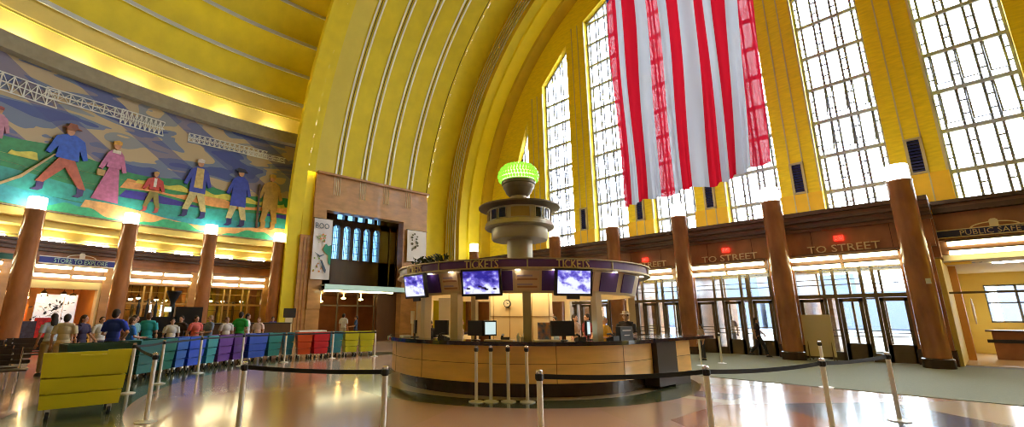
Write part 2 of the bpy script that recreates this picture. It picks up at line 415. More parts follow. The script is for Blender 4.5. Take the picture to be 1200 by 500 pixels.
for (r, z), hh in zip(steps, (0.19, 0.17, 0.17, 0.15)):
    mb.dsweep([(r + 0.02, z - hh), (r - 0.06, z - hh), (r - 0.08, z + 0.02), (r + 0.02, z + 0.03)], 120, 0)
mb.dsweep([(23.95, 13.86), (23.88, 13.87), (23.88, 13.95), (23.95, 13.97)], 120, 1)
struct(mb.build('trim_2', [mat('grey_silver_trim', (0.50, 0.52, 0.50), 0.4, 0.2), M_pale], smooth=False))
# stucco parapet hiding the cove lamps
mb = MB(); mb.sector(dome, 23.55, 23.75, T0, T1, 12.1, 12.82, 90); mb.sector(dome, 23.75, 24.4, T0, T1, 12.1, 12.25, 90)
struct(mb.build('trim_3', M_conc))

# ---- curved west wall: yellow stepped cove, cornice, stone, openings
mb = MB()
mb.sweep([(25.5, 4.6), (25.35, 4.95), (25.0, 5.0), (24.95, 5.3), (24.6, 5.35), (24.55, 5.62), (24.2, 5.66), (24.15, 5.95), (24.0, 6.0)], dome, T0, T1, 90, 0)
struct(mb.build('wall_west_cove', M_cov))
mb = MB()
mb.sector(dome, 24.75, 25.5, T0, T1, 4.70, 4.80, 90, 0); mb.sector(dome, 24.85, 25.1, T0, T1, 4.60, 4.70, 90, 1)
mb.sector(dome, 24.80, 25.1, T0, T1, 4.52, 4.60, 90, 0); mb.sector(dome, 24.90, 25.1, T0, T1, 4.44, 4.52, 90, 1); mb.sector(dome, 24.85, 25.1, T0, T1, 4.36, 4.44, 90, 0)
struct(mb.build('trim_4', [M_corn, M_corn2]))
LC = [-31.35, -22.76, -14.45, -5.79, 2.96]          # column angles
mb = MB()
mb.sector(dome, 25.0, 25.3, -32, T1, 3.86, 4.4, 30, 0)
mb.sector(dome, 25.0, 25.3, T0, -32, 0, 4.4, 60, 0)
for t in LC: mb.sector(dome, 24.95, 25.3, t - 1.2, t + 1.2 if t < 2 else T1, 0, 3.9, 4, 1)
mb.sector(dome, 24.98, 25.02, -32, T1, 4.1, 4.102, 30, 1)
struct(mb.build('wall_west', [M_stone, M_stone2]))

# ---- window wall (east): piers, window heads, following the ring
RH = 16.6
def zr(x, r): return Z0 + math.sqrt(max(0.01, r * r - (x - X0) ** 2))
WC = [-6.65 + 3.75 * k for k in range(-4, 5)]; WW = 1.13
def xz(u, v, d): return (u, d, v)
mb = MB()
def slab(xa, xb, zlo, zlo2, y0, y1, mi):
    top = []; n = 10
    xa2 = max(xa, X0 - 18.5); xb2 = min(xb, X0 + 18.5)
    for k in range(n + 1):
        x = xb2 + (xa2 - xb2) * k / n; top.append((x, max(zr(x, 18.8), 3.5)))
    mb.prism([(xa2, zlo), (xb2, zlo2)] + top, xz, y0, y1, mi)
edges = [X0 - 18.6] + sum([[c - WW, c + WW] for c in WC], []) + [X0 + 18.6]
for i in range(0, len(edges), 2):
    a, b = edges[i], edges[i + 1]
    zs = 3.4
    slab(a, b, zs, zs, 23.25, 24.0, 0)
HEAD = {}
for i, c in enumerate(WC):
    a, b = c - WW, c + WW
    za, zb = zr(a, RH) if abs(a - X0) < RH else 9.0, zr(b, RH) if abs(b - X0) < RH else 9.0
    if i in (0, 8): za, zb = (za, zb)
    if i == 4: za = zb = min(zr(a, RH), zr(b, RH)) + 0.1
    HEAD[i] = (za, zb)
    slab(a, b, za, zb, 23.25, 24.0, 0)
struct(mb.build('wall_east_upper', [M_pier]))
# orange dado of the piers, pale vertical lines
mb = MB(); mt = MB()
for i in range(2, len(edges) - 2, 2):
    a, b = edges[i], edges[i + 1]; cx = (a + b) / 2
    mb.box(a - 0.01, b + 0.01, 23.12, 23.26, 3.4, 6.75)
    top = min(zr(a, 17.4), zr(b, 17.4))
    for d in (-0.24, 0.24): mt.box(cx + d - 0.025, cx + d + 0.025, 23.21, 23.3, 6.75, top); mt.box(cx + d - 0.02, cx + d + 0.02, 23.09, 23.15, 3.4, 6.75)
    mt.box(b - 0.05, b + 0.012, 23.2, 23.3, 6.75, top)
struct(mb.build('trim_5', M_piero)); struct(mt.build('trim_6', mat('pale_tan_line', (0.60, 0.52, 0.25), 0.5)))
# windows
ROW = [3.6, 5.18] + [5.18 + 1.577 * k for k in range(1, 13)]
for i, c in enumerate(WC):
    a, b = c - WW, c + WW; za, zb = HEAD[i]
    head = lambda x: za + (zb - za) * (x - a) / (b - a)
    o = bpy.data.objects.new('window_%d' % (i + 1), None); COL.objects.link(o); o.location = (c, YW, 3.4); struct(o)
    m1 = MB(); m2 = MB(); y = YW
    for xx in (a + 0.03, b - 0.03): m1.box(xx - 0.05, xx + 0.05, y - 0.1, y + 0.1, 3.4, head(xx))
    m1.prism([(a, za - 0.14), (b, zb - 0.14), (b, zb), (a, za)], xz, y - 0.1, y + 0.1)
    ws = [0.095, 0.2067, 0.095, 0.2067, 0.095, 0.2067, 0.095]
    xs = [a]
    for q in ws: xs.append(xs[-1] + q * (b - a))
    for zz in ROW:
        if zz < min(za, zb) - 0.1: m1.box(a, b, y - 0.09, y + 0.09, zz - 0.075, zz + 0.075)
    for x in xs[1:-1]: m2.box(x - 0.038, x + 0.038, y - 0.05, y + 0.05, 3.4, head(x) - 0.05)
    for k in range(0, 7, 2):
        for z0_, z1_ in zip(ROW, ROW[1:]):
            for q in (1, 2):
                zz = z0_ + (z1_ - z0_) * q / 3
                if zz < min(head(xs[k]), head(xs[k + 1])) - 0.2: m2.box(xs[k], xs[k + 1], y - 0.02, y + 0.02, zz - 0.026, zz + 0.026)
    # hopper sashes standing open in two rows
    if i > 0:
        for ri in (3, 4):
            z0_ = ROW[ri] + 0.1; z1_ = ROW[ri + 1] - 0.1
            for k in (1, 3, 5):
                xa_, xb_ = xs[k] + 0.03, xs[k + 1] - 0.03
                for x in (xa_, xb_): m2.tube([(x, y - 0.05, z1_), (x, y - 0.38, z0_ + 0.08)], 0.034, 4)
                m2.tube([(xa_, y - 0.38, z0_ + 0.08), (xb_, y - 0.38, z0_ + 0.08)], 0.026, 4)
    m1.build('window_frame', M_mull, o); m2.build('glazing_bars', M_mull2, o)
    m3 = MB(); m3.prism([(a, 3.4), (b, 3.4), (b, zb - 0.1), (a, za - 0.1)], xz, y + 0.02, y + 0.03); m3.build('pane', G_win, o)
    # portal for the daylight of this window
    ld = bpy.data.lights.new('daylight_portal', 'AREA'); ld.shape = 'RECTANGLE'; ld.size = 2.2; ld.size_y = max(za, zb) - 3.5
    lo = bpy.data.objects.new('daylight_portal', ld); COL.objects.link(lo); lo.location = (c, YW + 0.35, (3.5 + max(za, zb)) / 2)
    lo.rotation_euler = (R_(-90), 0, 0)
    ld.cycles.is_portal = True

# louvred vents in the piers
def vent(x):
    t = thing('air_vent', '', 'vent', (x, 23.2, 6.85), 0, 'louvred vents in the yellow window piers')
    m = MB()
    for a, b in ((x - 0.26, x - 0.17), (x + 0.17, x + 0.26)): m.box(a, b, 23.10, 23.30, 6.80, 8.15)
    m.box(x - 0.26, x + 0.26, 23.10, 23.3, 6.76, 6.84); m.box(x - 0.26, x + 0.26, 23.10, 23.3, 8.1, 8.18); m.build('vent_frame', mat('vent_tan', (0.5, 0.42, 0.2), 0.5), t)
    m = MB(); m.box(x - 0.17, x + 0.17, 23.19, 23.26, 6.84, 8.1, 1)
    for k in range(10):
        z = 6.9 + k * 0.122; m.prism([(23.11, z), (23.13, z), (23.19, z + 0.06), (23.17, z + 0.06)], lambda u, v, d: (d, u, v), x - 0.17, x + 0.17)
    m.build('slats', [M_black, M_navy], t); return t
piers = [(edges[i] + edges[i + 1]) / 2 for i in range(2, len(edges) - 2, 2)]
vl = {0: 'leftmost louvred vent, in the yellow pier seen behind the booth tower', 1: 'louvred vent in the second yellow pier, right of the booth tower', 2: 'narrow louvred vent just below the left part of the flag hem', 3: 'narrow louvred vent partly covered by the middle of the flag hem',
      4: 'louvred vent in the yellow pier to the right of the flag', 5: 'large louvred vent in the yellow pier above the rightmost column lamp', 6: 'louvred vent in the pier beyond the right edge', 7: 'louvred vent in the last pier on the right'}
for k, x in enumerate(piers):
    if 0 < k < 7: vent(x)['label'] = vl[k - 1] if k < 7 else vl[7]

# ---- lower east wall: cornice, stone band, bays of doors
YD = 21.3
mb = MB()
for k, (z0_, z1_, d) in enumerate([(5.40, 5.55, 0.0), (5.25, 5.40, 0.12), (5.14, 5.25, 0.04), (5.02, 5.14, 0.14), (4.90, 5.02, 0.06), (4.78, 4.90, 0.16)]):
    mb.box(-24.9, -0.9, YD - 0.3 + d, YD + 0.4, z0_, z1_, k % 2)
mb.box(-24.9, -0.9, YD, YW - 0.4, 5.36, 5.42, 0)
# right bay, set back
for k, (z0_, z1_, d) in enumerate([(5.35, 5.48, 0.0), (5.22, 5.35, 0.12), (5.05, 5.22, 0.04)]): mb.box(-0.9, 9, 22.4 - 0.3 + d, 22.9, z0_, z1_, k % 2)
mb.box(-0.9, 9, 22.4, YW - 0.4, 5.36, 5.42, 0)
struct(mb.build('trim_7', [M_corn, M_corn2]))
TX = [-1.43, -5.21, -8.91, -12.35, -16.1]
mb = MB()
mb.box(-24.9, -0.95, YD, YD + 0.35, 3.86, 4.8, 0)
for x in TX + [-19.9, -23.7]:
    sh = (YD - 20.3) * x / 20.3 * 0.9
    mb.box(x + sh - 0.42, x + sh + 0.42, YD - 0.06, YD + 0.35, 0, 4.0, 0)
    mb.box(x + sh - 0.46, x + sh + 0.46, YD - 0.12, YD + 0.35, 0, 0.5, 1)
mb.box(-1.2, -0.9, YD + 0.3, 22.6, 3.5, 4.8, 0)
mb.box(-0.95, 9, 22.4, 22.7, 4.12, 5.08, 0)
for x in (-2.0, -4.3, -6.4, -8.2, -10.4, -12.0): mb.box(x - 0.008, x + 0.008, YD - 0.005, YD, 3.9, 4.78, 1)
struct(mb.build('wall_east', [M_stone, M_dkstone]))

# bays: frame, three doors, transom, soffit, strip lamps
def glazed_bay(n, xa, xb, nf):
    o = bpy.data.objects.new('window_%d' % n, None); COL.objects.link(o); o.location = ((xa + xb) / 2, YD, 0); struct(o)
    W = xb - xa; m = MB(); y0, y1 = YD + 0.02, YD + 0.14
    fr = [0, 0.27, 0.375, 0.625, 0.73, 1.0]; xs = [xa + W * f for f in fr]
    for k, x in enumerate(xs): m.box(x - 0.045, x + 0.045, y0, y1, 0, 3.4)
    m.box(xa, xb, y0 - 0.02, y1, 2.22, 2.36); m.box(xa, xb, y0, y1, 3.28, 3.42)
    m.box(xa, xb, y0 + 0.03, y1 - 0.03, 2.70, 2.73); m.box(xa, xb, y0 + 0.03, y1 - 0.03, 2.9, 2.92)
    for k in (1, 3):
        m.box(xs[k], xs[k + 1], y0, y1, 0, 0.3); m.box(xs[k], xs[k + 1], y0 + .02, y1 - .02, 0.85, 0.88); m.box(xs[k], xs[k + 1], y0 + .02, y1 - .02, 1.05, 1.08)
    m.build('window_frame', M_bronze, o)
    m = MB(); m.box(xa, xb, YD + 0.07, YD + 0.08, 2.36, 3.3)
    for k in (1, 3): m.box(xs[k], xs[k + 1], YD + 0.07, YD + 0.08, 0.3, 2.22)
    m.build('pane', G_door, o)
    for k in (0, 2, 4):
        a, b = xs[k] + 0.06, xs[k + 1] - 0.06
        d = bpy.data.objects.new('door_%d' % (nf + k // 2), None); COL.objects.link(d); d.location = ((a + b) / 2, YD, 0); struct(d)
        m = MB()
        m.box(a, a + 0.11, y0, y1, 0.02, 2.2); m.box(b - 0.11, b, y0, y1, 0.02, 2.2); m.box(a, b, y0, y1, 2.08, 2.2); m.box(a, b, y0, y1, 0.02, 0.62)
        m.build('door_frame', M_bronze, d)
        m = MB(); m.box(a + 0.1, b - 0.1, YD + 0.07, YD + 0.08, 0.6, 2.1); m.build('pane', G_door, d)
        m = MB()
        for z in (0.88, 1.0, 1.12): m.tube([(a + 0.05, YD - 0.02, z), (b - 0.05, YD - 0.02, z)], 0.014, 6)
        for x in (a + 0.05, b - 0.05): m.tube([(x, YD - 0.02, 0.84), (x, YD - 0.02, 1.16)], 0.014, 6)
        m.build('push_bar', M_bronze, d)
def bay_lamps(xa, xb, y, z, lab, n=2):
    for k in range(n):
        a = xa + (xb - xa) * k / n + 0.08; b = xa + (xb - xa) * (k + 1) / n - 0.05
        for row, (dz, dy) in enumerate(((0, 0), (-0.30, 0.06))):
            t = thing('strip_light', '%s %s tube of the strip light over %s' % (('left', 'right')[k] if n == 2 else 'single', ('upper', 'lower')[row], lab), 'lamp', ((a + b) / 2, y + dy, z + dz), 0, 'strip lights over the bays')
            m = MB(); m.prism([(y + dy - 0.10, z + dz + 0.05), (y + dy + 0.16, z + dz + 0.05), (y + dy + 0.16, z + dz + 0.085), (y + dy - 0.10, z + dz + 0.085)], lambda u, v, d: (d, u, v), a - 0.03, b + 0.03); m.build('housing', M_bronze, t)
            m = MB(); m.tube([(a, y + dy, z + dz - 0.02), (b, y + dy, z + dz - 0.02)], 0.075, 10); m.build('tube', M_strip, t)
mbay = MB()
bays = [(-5.06, -1.85, 'the rightmost street doors'), (-8.95, -5.9, 'the middle street doors'), (-12.6, -9.75, 'the street doors beside the booth'), (-16.35, -13.5, 'the street doors hidden behind the booth')]
for k, (xa, xb, lab) in enumerate(bays):
    glazed_bay(10 + k, xa, xb, 1 + 3 * k)
    bay_lamps(xa, xb, YD - 0.36, 3.70, lab)
    mbay.box(xa, xb, YD - 0.02, YD + 0.3, 3.42, 3.87)      # stone/bronze head behind the tubes
    mbay.box(xa, xb, YD - 0.50, YD, 3.84, 3.88)
    # vestibule: side walls, ceiling, outer glazing posts
    mbay.box(xa - 0.5, xa, YD + 0.3, 25.0, 0, 3.42, 1); mbay.box(xb, xb + 0.35, YD + 0.3, 25.0, 0, 3.42, 1)
    mbay.box(xa - 0.5, xb + 0.3, YD + 0.14, 25.0, 3.42, 3.5, 2)
    W = xb - xa
    for f in (0, 0.34, 0.66, 1.0): mbay.box(xa + W * f - 0.04, xa + W * f + 0.04, 24.8, 24.92, 0, 3.42, 3)
    for z in (2.25, 0.1): mbay.box(xa, xb, 24.82, 24.9, z, z + 0.07, 3)
    mbay.box(xa + W * 0.1, xa + W * 0.2, 23.6, 24.4, 0, 2.3, 1)
mbay.box(-24.9, -16.85, YD, YD + 0.3, 0, 3.9, 4)
struct(mbay.build('wall_vestibule', [M_corn2, M_stone2, M_room, M_bronze, M_stone]))
# low city and trees outside, seen through the doors
mb = MB()
for k in range(20):
    x = -62 + k * 5.2; h = random.uniform(4, 10); mb.box(x, x + 4.6, 70, 75, 0, h)
tag(mb.build('distant_building_row', mat('distant_brick', (0.075, 0.095, 0.15), 0.9)), 'row of low buildings far outside beyond the glass doors', 'buildings', kind='stuff')

# "TO STREET" letters, exit signs
for k, (xc, zc, wd, lab) in enumerate([(-3.40, 3.93, 2.15, 'rightmost pale metal TO STREET lettering on the red marble'), (-7.35, 3.93, 2.25, 'middle pale metal TO STREET lettering on the red marble'), (-11.25, 3.93, 2.2, 'leftmost pale metal TO STREET lettering beside the ticket booth')]):
    m = MB(); text(m, 'TO STREET', lambda u, v, w_, xc=xc, zc=zc: (xc + u, YD - 0.02 + w_, zc + v), 0.27, wd, 0.04)
    tag(m.build('wall_lettering', M_letter), lab, 'lettering', 'street door lettering')
for x, z, lab in [(-3.45, 4.42, 'red exit sign over the rightmost street doors'), (-7.42, 4.40, 'red exit sign over the middle street doors'), (-11.2, 4.33, 'red exit sign over the street doors nearest the booth')]:
    t = thing('exit_sign', lab, 'sign', (x, YD - 0.06, z - 0.1), 0, 'red exit signs'); m = MB(); m.box(x - 0.14, x + 0.14, YD - 0.09, YD, z - 0.09, z + 0.09); m.build('sign_box', M_red, t)
    m = MB(); text(m, 'EXIT', lambda u, v, w_: (x + u, YD - 0.095 + w_, z - 0.05 + v), 0.10, 0.20, 0.01); m.build('lettering', M_white, t)

# ---- right hand bay: public safety office
mb = MB()
mb.box(-0.9, 9, 22.42, 22.7, 3.42, 3.62, 0)                 # cream bulkhead
mb.box(-0.95, 9, 22.6, 30, 3.42, 3.5, 1)                    # ceiling of the office
mb.box(-1.15, -0.95, 21.66, 25.0, 0, 3.45, 2); mb.box(-1.25, -0.75, 25.0, 25.6, 0, 3.45, 3); mb.box(-1.15, -0.95, 25.6, 30, 0, 3.45, 2)
mb.box(-0.95, -0.2, 29.9, 30.1, 0, 3.45, 2); mb.box(3.5, 9, 29.9, 30.1, 0, 3.45, 2); mb.box(-0.2, 3.5, 29.9, 30.1, 0, 1.3, 2); mb.box(-0.2, 3.5, 29.9, 30.1, 2.9, 3.45, 2)
mb.box(8.8, 9, 22.4, 30, 0, 3.5, 2)
mb.box(-1.0, 9, 22.4, 30, -0.05, 0.004, 4)
struct(mb.build('wall_office', [M_room, M_room, M_ywall, mat('orange_wood', (0.55, 0.25, 0.05), 0.4), mat('tan_floor', (0.45, 0.30, 0.14), 0.3)]))
o = bpy.data.objects.new('window_20', None); COL.objects.link(o); o.location = (1.6, 30, 1.3); struct(o)
m = MB()
for x in (-0.2, 0.7, 1.6, 2.55, 3.5): m.box(x - 0.04, x + 0.04, 29.95, 30.05, 1.3, 2.9)
m.box(-0.2, 3.5, 29.95, 30.05, 1.3, 1.37); m.box(-0.2, 3.5, 29.95, 30.05, 2.1, 2.16); m.box(-0.2, 3.5, 29.95, 30.05, 2.84, 2.9); m.build('window_frame', M_mull2, o)
m = MB(); m.box(-0.2, 3.5, 30.0, 30.01, 1.3, 2.9); m.build('pane', G_win, o)
bay_lamps(-0.8, 3.2, 22.15, 3.98, 'the public safety office')
m = MB(); m.box(-1.0, 9, 22.0, 22.42, 4.08, 4.12); m.box(-0.95, 9, 22.2, 22.42, 3.62, 4.1); struct(m.build('trim_8', M_corn2))
m = MB(); m.box(-1.0, 8.8, 22.3, 22.36, 2.3, 2.37); struct(m.build('trim_9', M_bronze))
t = thing('hanging_sign', 'long dark blue sign reading PUBLIC SAFETY with a pale arch emblem', 'sign', (0.6, 22.1, 4.2))
m = MB(); m.box(-1.0, 2.6, 22.05, 22.12, 4.18, 4.40); m.build('sign_board', M_navy, t)
m = MB(); m.box(-1.02, 2.62, 22.03, 22.13, 4.40, 4.43); m.box(-1.02, 2.62, 22.03, 22.13, 4.15, 4.18); m.build('sign_rim', M_letter, t)
m = MB(); text(m, 'PUBLIC SAFETY', lambda u, v, w_: (0.45 + u, 22.03 + w_, 4.205 + v), 0.17, 1.62, 0.02); m.build('lettering', M_cream, t)
def emblem(fn):
    m = MB(); n = 12
    for k in range(n):
        a0, a1 = pi * k / n, pi * (k + 1) / n
        m.prism([(0.55 * cos(a0), 0.17 * sin(a0)), (0.55 * cos(a1), 0.17 * sin(a1)), (0.50 * cos(a1), 0.14 * sin(a1)), (0.50 * cos(a0), 0.14 * sin(a0))], fn, 0, 0.03)
    m.prism([(-0.10, 0), (0.10, 0), (0.10, 0.20), (0.05, 0.25), (-0.05, 0.25), (-0.10, 0.20)], fn, 0, 0.03)
    return m
emblem(lambda u, v, d: (0.43 + u, 22.06 + d, 4.42 + v)).build('arch_emblem', M_letter, t)
# office contents
t = thing('reception_desk', 'brown wooden reception desk in the yellow office', 'desk', (1.2, 26.3, 0))
m = MB(); m.box(-0.25, 3.4, 26.0, 26.5, 0, 1.0); m.build('desk_body', mat('red_brown_wood', (0.30, 0.12, 0.05), 0.35, var=0.3, scale=2), t)
m = MB(); m.box(-0.4, 3.5, 25.85, 26.6, 1.0, 1.06); m.build('desk_top', M_dkwood, t)
m = MB(); m.box(-0.4, 3.5, 25.98, 26.02, 0.6, 0.72); m.build('rail', M_black, t)
m = MB(); m.ell((-0.55, 25.3, 1.75), (0.04, 0.22, 0.5), 12); tag(m.build('wall_light_shade', M_white), 'oval white shade on the light yellow office wall', 'light')
for k, (x, y) in enumerate([(0.2, 24.0), (1.4, 25.6)]):
    m = MB(); m.box(x, x + 1.1, y, y + 0.45, 3.39, 3.425); tag(m.build('ceiling_panel_light', M_lamp), ('nearer', 'farther')[k] + ' white panel light in the office ceiling', 'lamp', 'office ceiling lights')

# ---- columns with glowing drums
def column(x, y, label, sz=1.0, proto=[None]):
    if proto[0] is None:
        t = thing('lit_column', label, 'column', (0, 0, 0), 0, 'marble columns topped by glowing drums')
        m = MB(); m.lathe([(0.33, 0.3), (0.33, 5.92), (0.345, 5.95), (0.345, 6.0)], n=40); m.build('shaft', M_col, t, True)
        m = MB(); m.lathe([(0.38, 0), (0.38, 0.28), (0.34, 0.31)], n=40); m.build('plinth', M_dkstone, t, True)
        m = MB(); m.lathe([(0.30, 6.0), (0.30, 6.52), (0.27, 6.55)], n=32); m.build('lamp_drum', M_lamp, t, True)
        proto[0] = t; t.location = (x, y, 0); return t
    c = dup(proto[0], (x, y, 0), 0, label); c.scale = (1, 1, sz); return c
tl = ['rightmost marble column, between street doors and office', 'marble column between the rightmost and middle street doors', 'marble column left of the middle street doors', 'marble column between the booth canopy and the TO STREET doors', 'marble column mostly hidden behind the booth canopy, right of its tower']
for x, l in zip(TX, tl): column(x, 20.3, l)
column(-23.6, 20.72, 'marble column whose lamp shows above the middle of the booth canopy')
ll = ['marble column beyond the left edge of the photo', 'leftmost marble column, beside the store entrance', 'marble column between the store and the dark food stand', 'third marble column from the left, below the soldier of the mural', 'marble column at the right end of the mural']
for t_, l in zip([-32.0, -23.55, -15.2, -6.46, 2.35], ll):
    p = dome(t_, 23.45, 0); column(p[0], p[1], l, 0.97)

# ---- cove lamps behind the parapet and behind the lower cornice
def cove(t0, t1, r, z, label, grp, th=0.05):
    m = MB(); n = 6
    m.tube([dome(t0 + (t1 - t0) * k / n, r, z) for k in range(n + 1)], th, 6)
    tag(m.build('cove_lamp', M_cove), label, 'lamp', grp)
for k, tt in enumerate([-32, -27.2, -22.2, -17.0, -11.5, -6.2, 0.2] + [-38 - 7 * q for q in range(20)]):
    cove(tt - 0.75, tt + 0.75, 24.0, 12.70, 'fluorescent cove lamp hidden behind the stucco ledge above the mural', 'cove lamps above the mural')
for a, b in zip(LC, LC[1:]):
    for f in (0.27, 0.73):
        tt = a + (b - a) * f
        cove(tt - 1.0, tt + 1.0, 25.0, 4.86, 'cove lamp lying behind the brown cornice below the mural', 'cove lamps below the mural', 0.035)

# ================================================================== left bays (curved wall)
def gl_room(t0, t1, depth_mat, label):
    pass
mb = MB()
mb.sector(dome, 29.4, 29.6, -33, 4, 0, 3.9, 24, 0)
mb.sector(dome, 25.3, 29.5, -33, 4, 3.62, 3.72, 24, 1)
for t_ in (-33, -22.9, -14.5, -5.8, 3.6): mb.sector(dome, 25.3, 29.5, t_ - 0.15, t_ + 0.15, 0, 3.65, 2, 0)
mb.sector(dome, 25.0, 25.35, -22.76, -14.45, 2.78, 3.16, 8, 2)
mb.sector(dome, 25.0, 25.35, -15.9, -15.2, 0, 3.16, 2, 2)
mb.sector(dome, 25.0, 25.35, -31, -23.6, 2.5, 3.16, 8, 3)
mb.sector(dome, 24.98, 25.35, -31.3, 2.9, 3.12, 3.95, 30, 4)
struct(mb.build('wall_west_rooms', [M_warm, M_room, mat('cream_header', (0.62, 0.47, 0.22), 0.5), M_dkstone, M_corn2]))
# glazing of the two right-hand left bays
for n, (ta, tb) in enumerate([(-13.3, -6.95), (-4.65, 1.85)]):
    o = bpy.data.objects.new('window_%d' % (21 + n), None); COL.objects.link(o); o.location = dome((ta + tb) / 2, 25.1, 0); struct(o)
    m = MB()
    for f in (0, 0.27, 0.38, 0.62, 0.73, 1.0):
        t_ = ta + (tb - ta) * f; m.sector(dome, 25.05, 25.15, t_ - 0.1, t_ + 0.1, 0, 3.15, 1)
    for z in (2.15, 2.75, 3.08): m.sector(dome, 25.06, 25.14, ta, tb, z, z + (0.1 if z < 2.5 else 0.03), 8)
    m.sector(dome, 25.06, 25.14, ta, tb, 0, 0.3, 8)
    m.build('window_frame', mat('gold_wood_frame', (0.42, 0.25, 0.06), 0.4), o)
    m = MB(); m.sector(dome, 25.10, 25.11, ta, tb, 0.3, 3.1, 8); m.build('pane', G_door, o)
# strip lamps of the left bays
for bi, (ta, tb, lab) in enumerate([(-31.0, -23.9, 'the bay at the left edge'), (-21.7, -15.5, 'the store entrance'), (-13.4, -6.9, 'the bay behind the dark food stand'), (-4.7, 1.9, 'the bay at the right end of the mural')]):
    for k in range(2):
        a = ta + (tb - ta) * k / 2 + 0.15; b = ta + (tb - ta) * (k + 1) / 2 - 0.15
        for row, (z, rr) in enumerate(((3.70, 24.72), (3.33, 24.76))):
            t = thing('strip_light', '%s %s strip light over %s' % (('left', 'right')[k], ('upper', 'lower')[row], lab), 'lamp', dome((a + b) / 2, rr, z), 0, 'strip lights over the bays')
            m = MB(); m.sector(dome, rr - 0.1, rr + 0.11, a - 0.05, b + 0.05, z + 0.055, z + 0.085, 4); m.build('housing', M_bronze, t)
            m = MB(); m.tube([dome(a + (b - a) * q / 4, rr, z - 0.02) for q in range(5)], 0.07, 8); m.build('tube', M_strip, t)
# store sign
t = thing('hanging_sign', 'blue and white sign reading STORE TO EXPLORE over the shop entrance', 'sign', dome(-18, 24.4, 3.85))
m = MB(); m.sector(dome, 24.46, 24.52, -21.6, -14.9, 3.83, 4.08, 12); m.build('sign_board', mat('royal_blue_sign', (0.02, 0.04, 0.30), 0.4), t)
m = MB(); m.sector(dome, 24.44, 24.53, -21.65, -14.85, 4.08, 4.12, 12); m.sector(dome, 24.44, 24.53, -21.65, -14.85, 3.79, 3.83, 12); m.build('sign_rim', M_white, t)
tm = lambda tc, rr, zc: (lambda u, v, w_: dome(tc + math.degrees(u / rr), rr - w_, zc + v))
m = MB(); text(m, 'STORE TO EXPLORE', tm(-18.2, 24.44, 3.86), 0.19, 1.95, 0.02); m.build('lettering', mat('teal_white_letters', (0.45, 0.75, 0.75), 0.4), t)
emblem(lambda u, v, d: dome(-18.2 + math.degrees(u / 24.6), 24.46 + d, 4.12 + v)).build('arch_emblem', M_white, t)
t = thing('hanging_sign', 'dark green sign at the very left edge', 'sign', dome(-25, 24.5, 3.85))
m = MB(); m.sector(dome, 24.46, 24.52, -30, -23.6, 3.84, 4.06, 8); m.build('sign_board', M_greens, t)
m = MB(); m.sector(dome, 24.44, 24.53, -30, -23.55, 4.06, 4.09, 8); m.build('sign_rim', M_conc, t)
# store interior
def T(t_, r, z): return dome(t_, r, z)
for k, (ta, tb, z0_, z1_, mt_, lab) in enumerate([(-19.1, -17.0, 0.9, 2.6, 'A', 'large white lit poster panel inside the store'), (-16.9, -15.9, 0.9, 2.6, 'B', 'narrow white lit poster panel at the right of the store'), (-21.8, -19.6, 1.3, 2.1, 'C', 'orange display wall inside the store')]):
    m = MB(); m.sector(dome, 27.4, 27.5, ta, tb, z0_, z1_, 4)
    mm = {'A': mat('lit_poster', (0.5, 0.5, 0.56), 0.5, var=0.5, scale=1.3, emit=0.16, ecol=(0.92, 0.94, 1)), 'B': mat('lit_poster', (1, 1, 1)), 'C': mat('orange_display', (0.80, 0.20, 0.03), 0.6, emit=0.05)}[mt_]
    tt = thing('display_panel', lab, 'display', dome((ta + tb) / 2, 27.4, z0_)); m.build('panel', mm, tt)
    m = MB(); m.sector(dome, 27.38, 27.45, ta, tb, z0_ - 0.9 if mt_ != 'C' else 0, z0_ - 0.02, 4); m.build('plinth', M_white if mt_ != 'C' else M_dkwood, tt)
for k in range(16):
    t_ = random.uniform(-21.8, -16.2); z0_ = random.choice([0.95, 1.3, 1.65, 2.0]); p = dome(t_, 27.2, z0_)
for k, (t_, r_, z_) in enumerate([(-21.2, 26.6, 2.55), (-20.3, 26.8, 2.45), (-19.3, 26.4, 2.6), (-18.8, 27.0, 2.5), (-17.6, 26.6, 2.6), (-16.6, 27, 2.55), (-20.8, 28, 2.6), (-11.5, 27, 2.5), (-9.0, 27, 2.5), (-10.2, 28, 2.6), (-7.8, 27.5, 2.5), (-3.2, 27, 2.5), (-1.5, 27.6, 2.5), (0.4, 27, 2.5), (-26, 27, 2.5)]):
    p = dome(t_, r_, z_)
    tt = thing('pendant_lamp', 'small warm pendant lamp glowing in the rooms behind the left columns', 'lamp', p, 0, 'pendant lamps behind the left columns')
    m = MB(); m.tube([(p[0], p[1], z_ + 0.1), (p[0], p[1], 3.62)], 0.012, 5); m.build('cord', M_black, tt)
    m = MB(); m.lathe([(0.03, z_ + 0.14), (0.12, z_ + 0.03), (0.13, z_ - 0.02)], p[0], p[1], 12); m.build('lamp_shade', M_bronze, tt)
    m = MB(); m.ell((p[0], p[1], z_ - 0.03), (0.10, 0.10, 0.08), 12); m.build('bulb', mat('bulb_glow', (1, 1, 1), emit=20, ecol=(1, 0.62, 0.22)), tt)
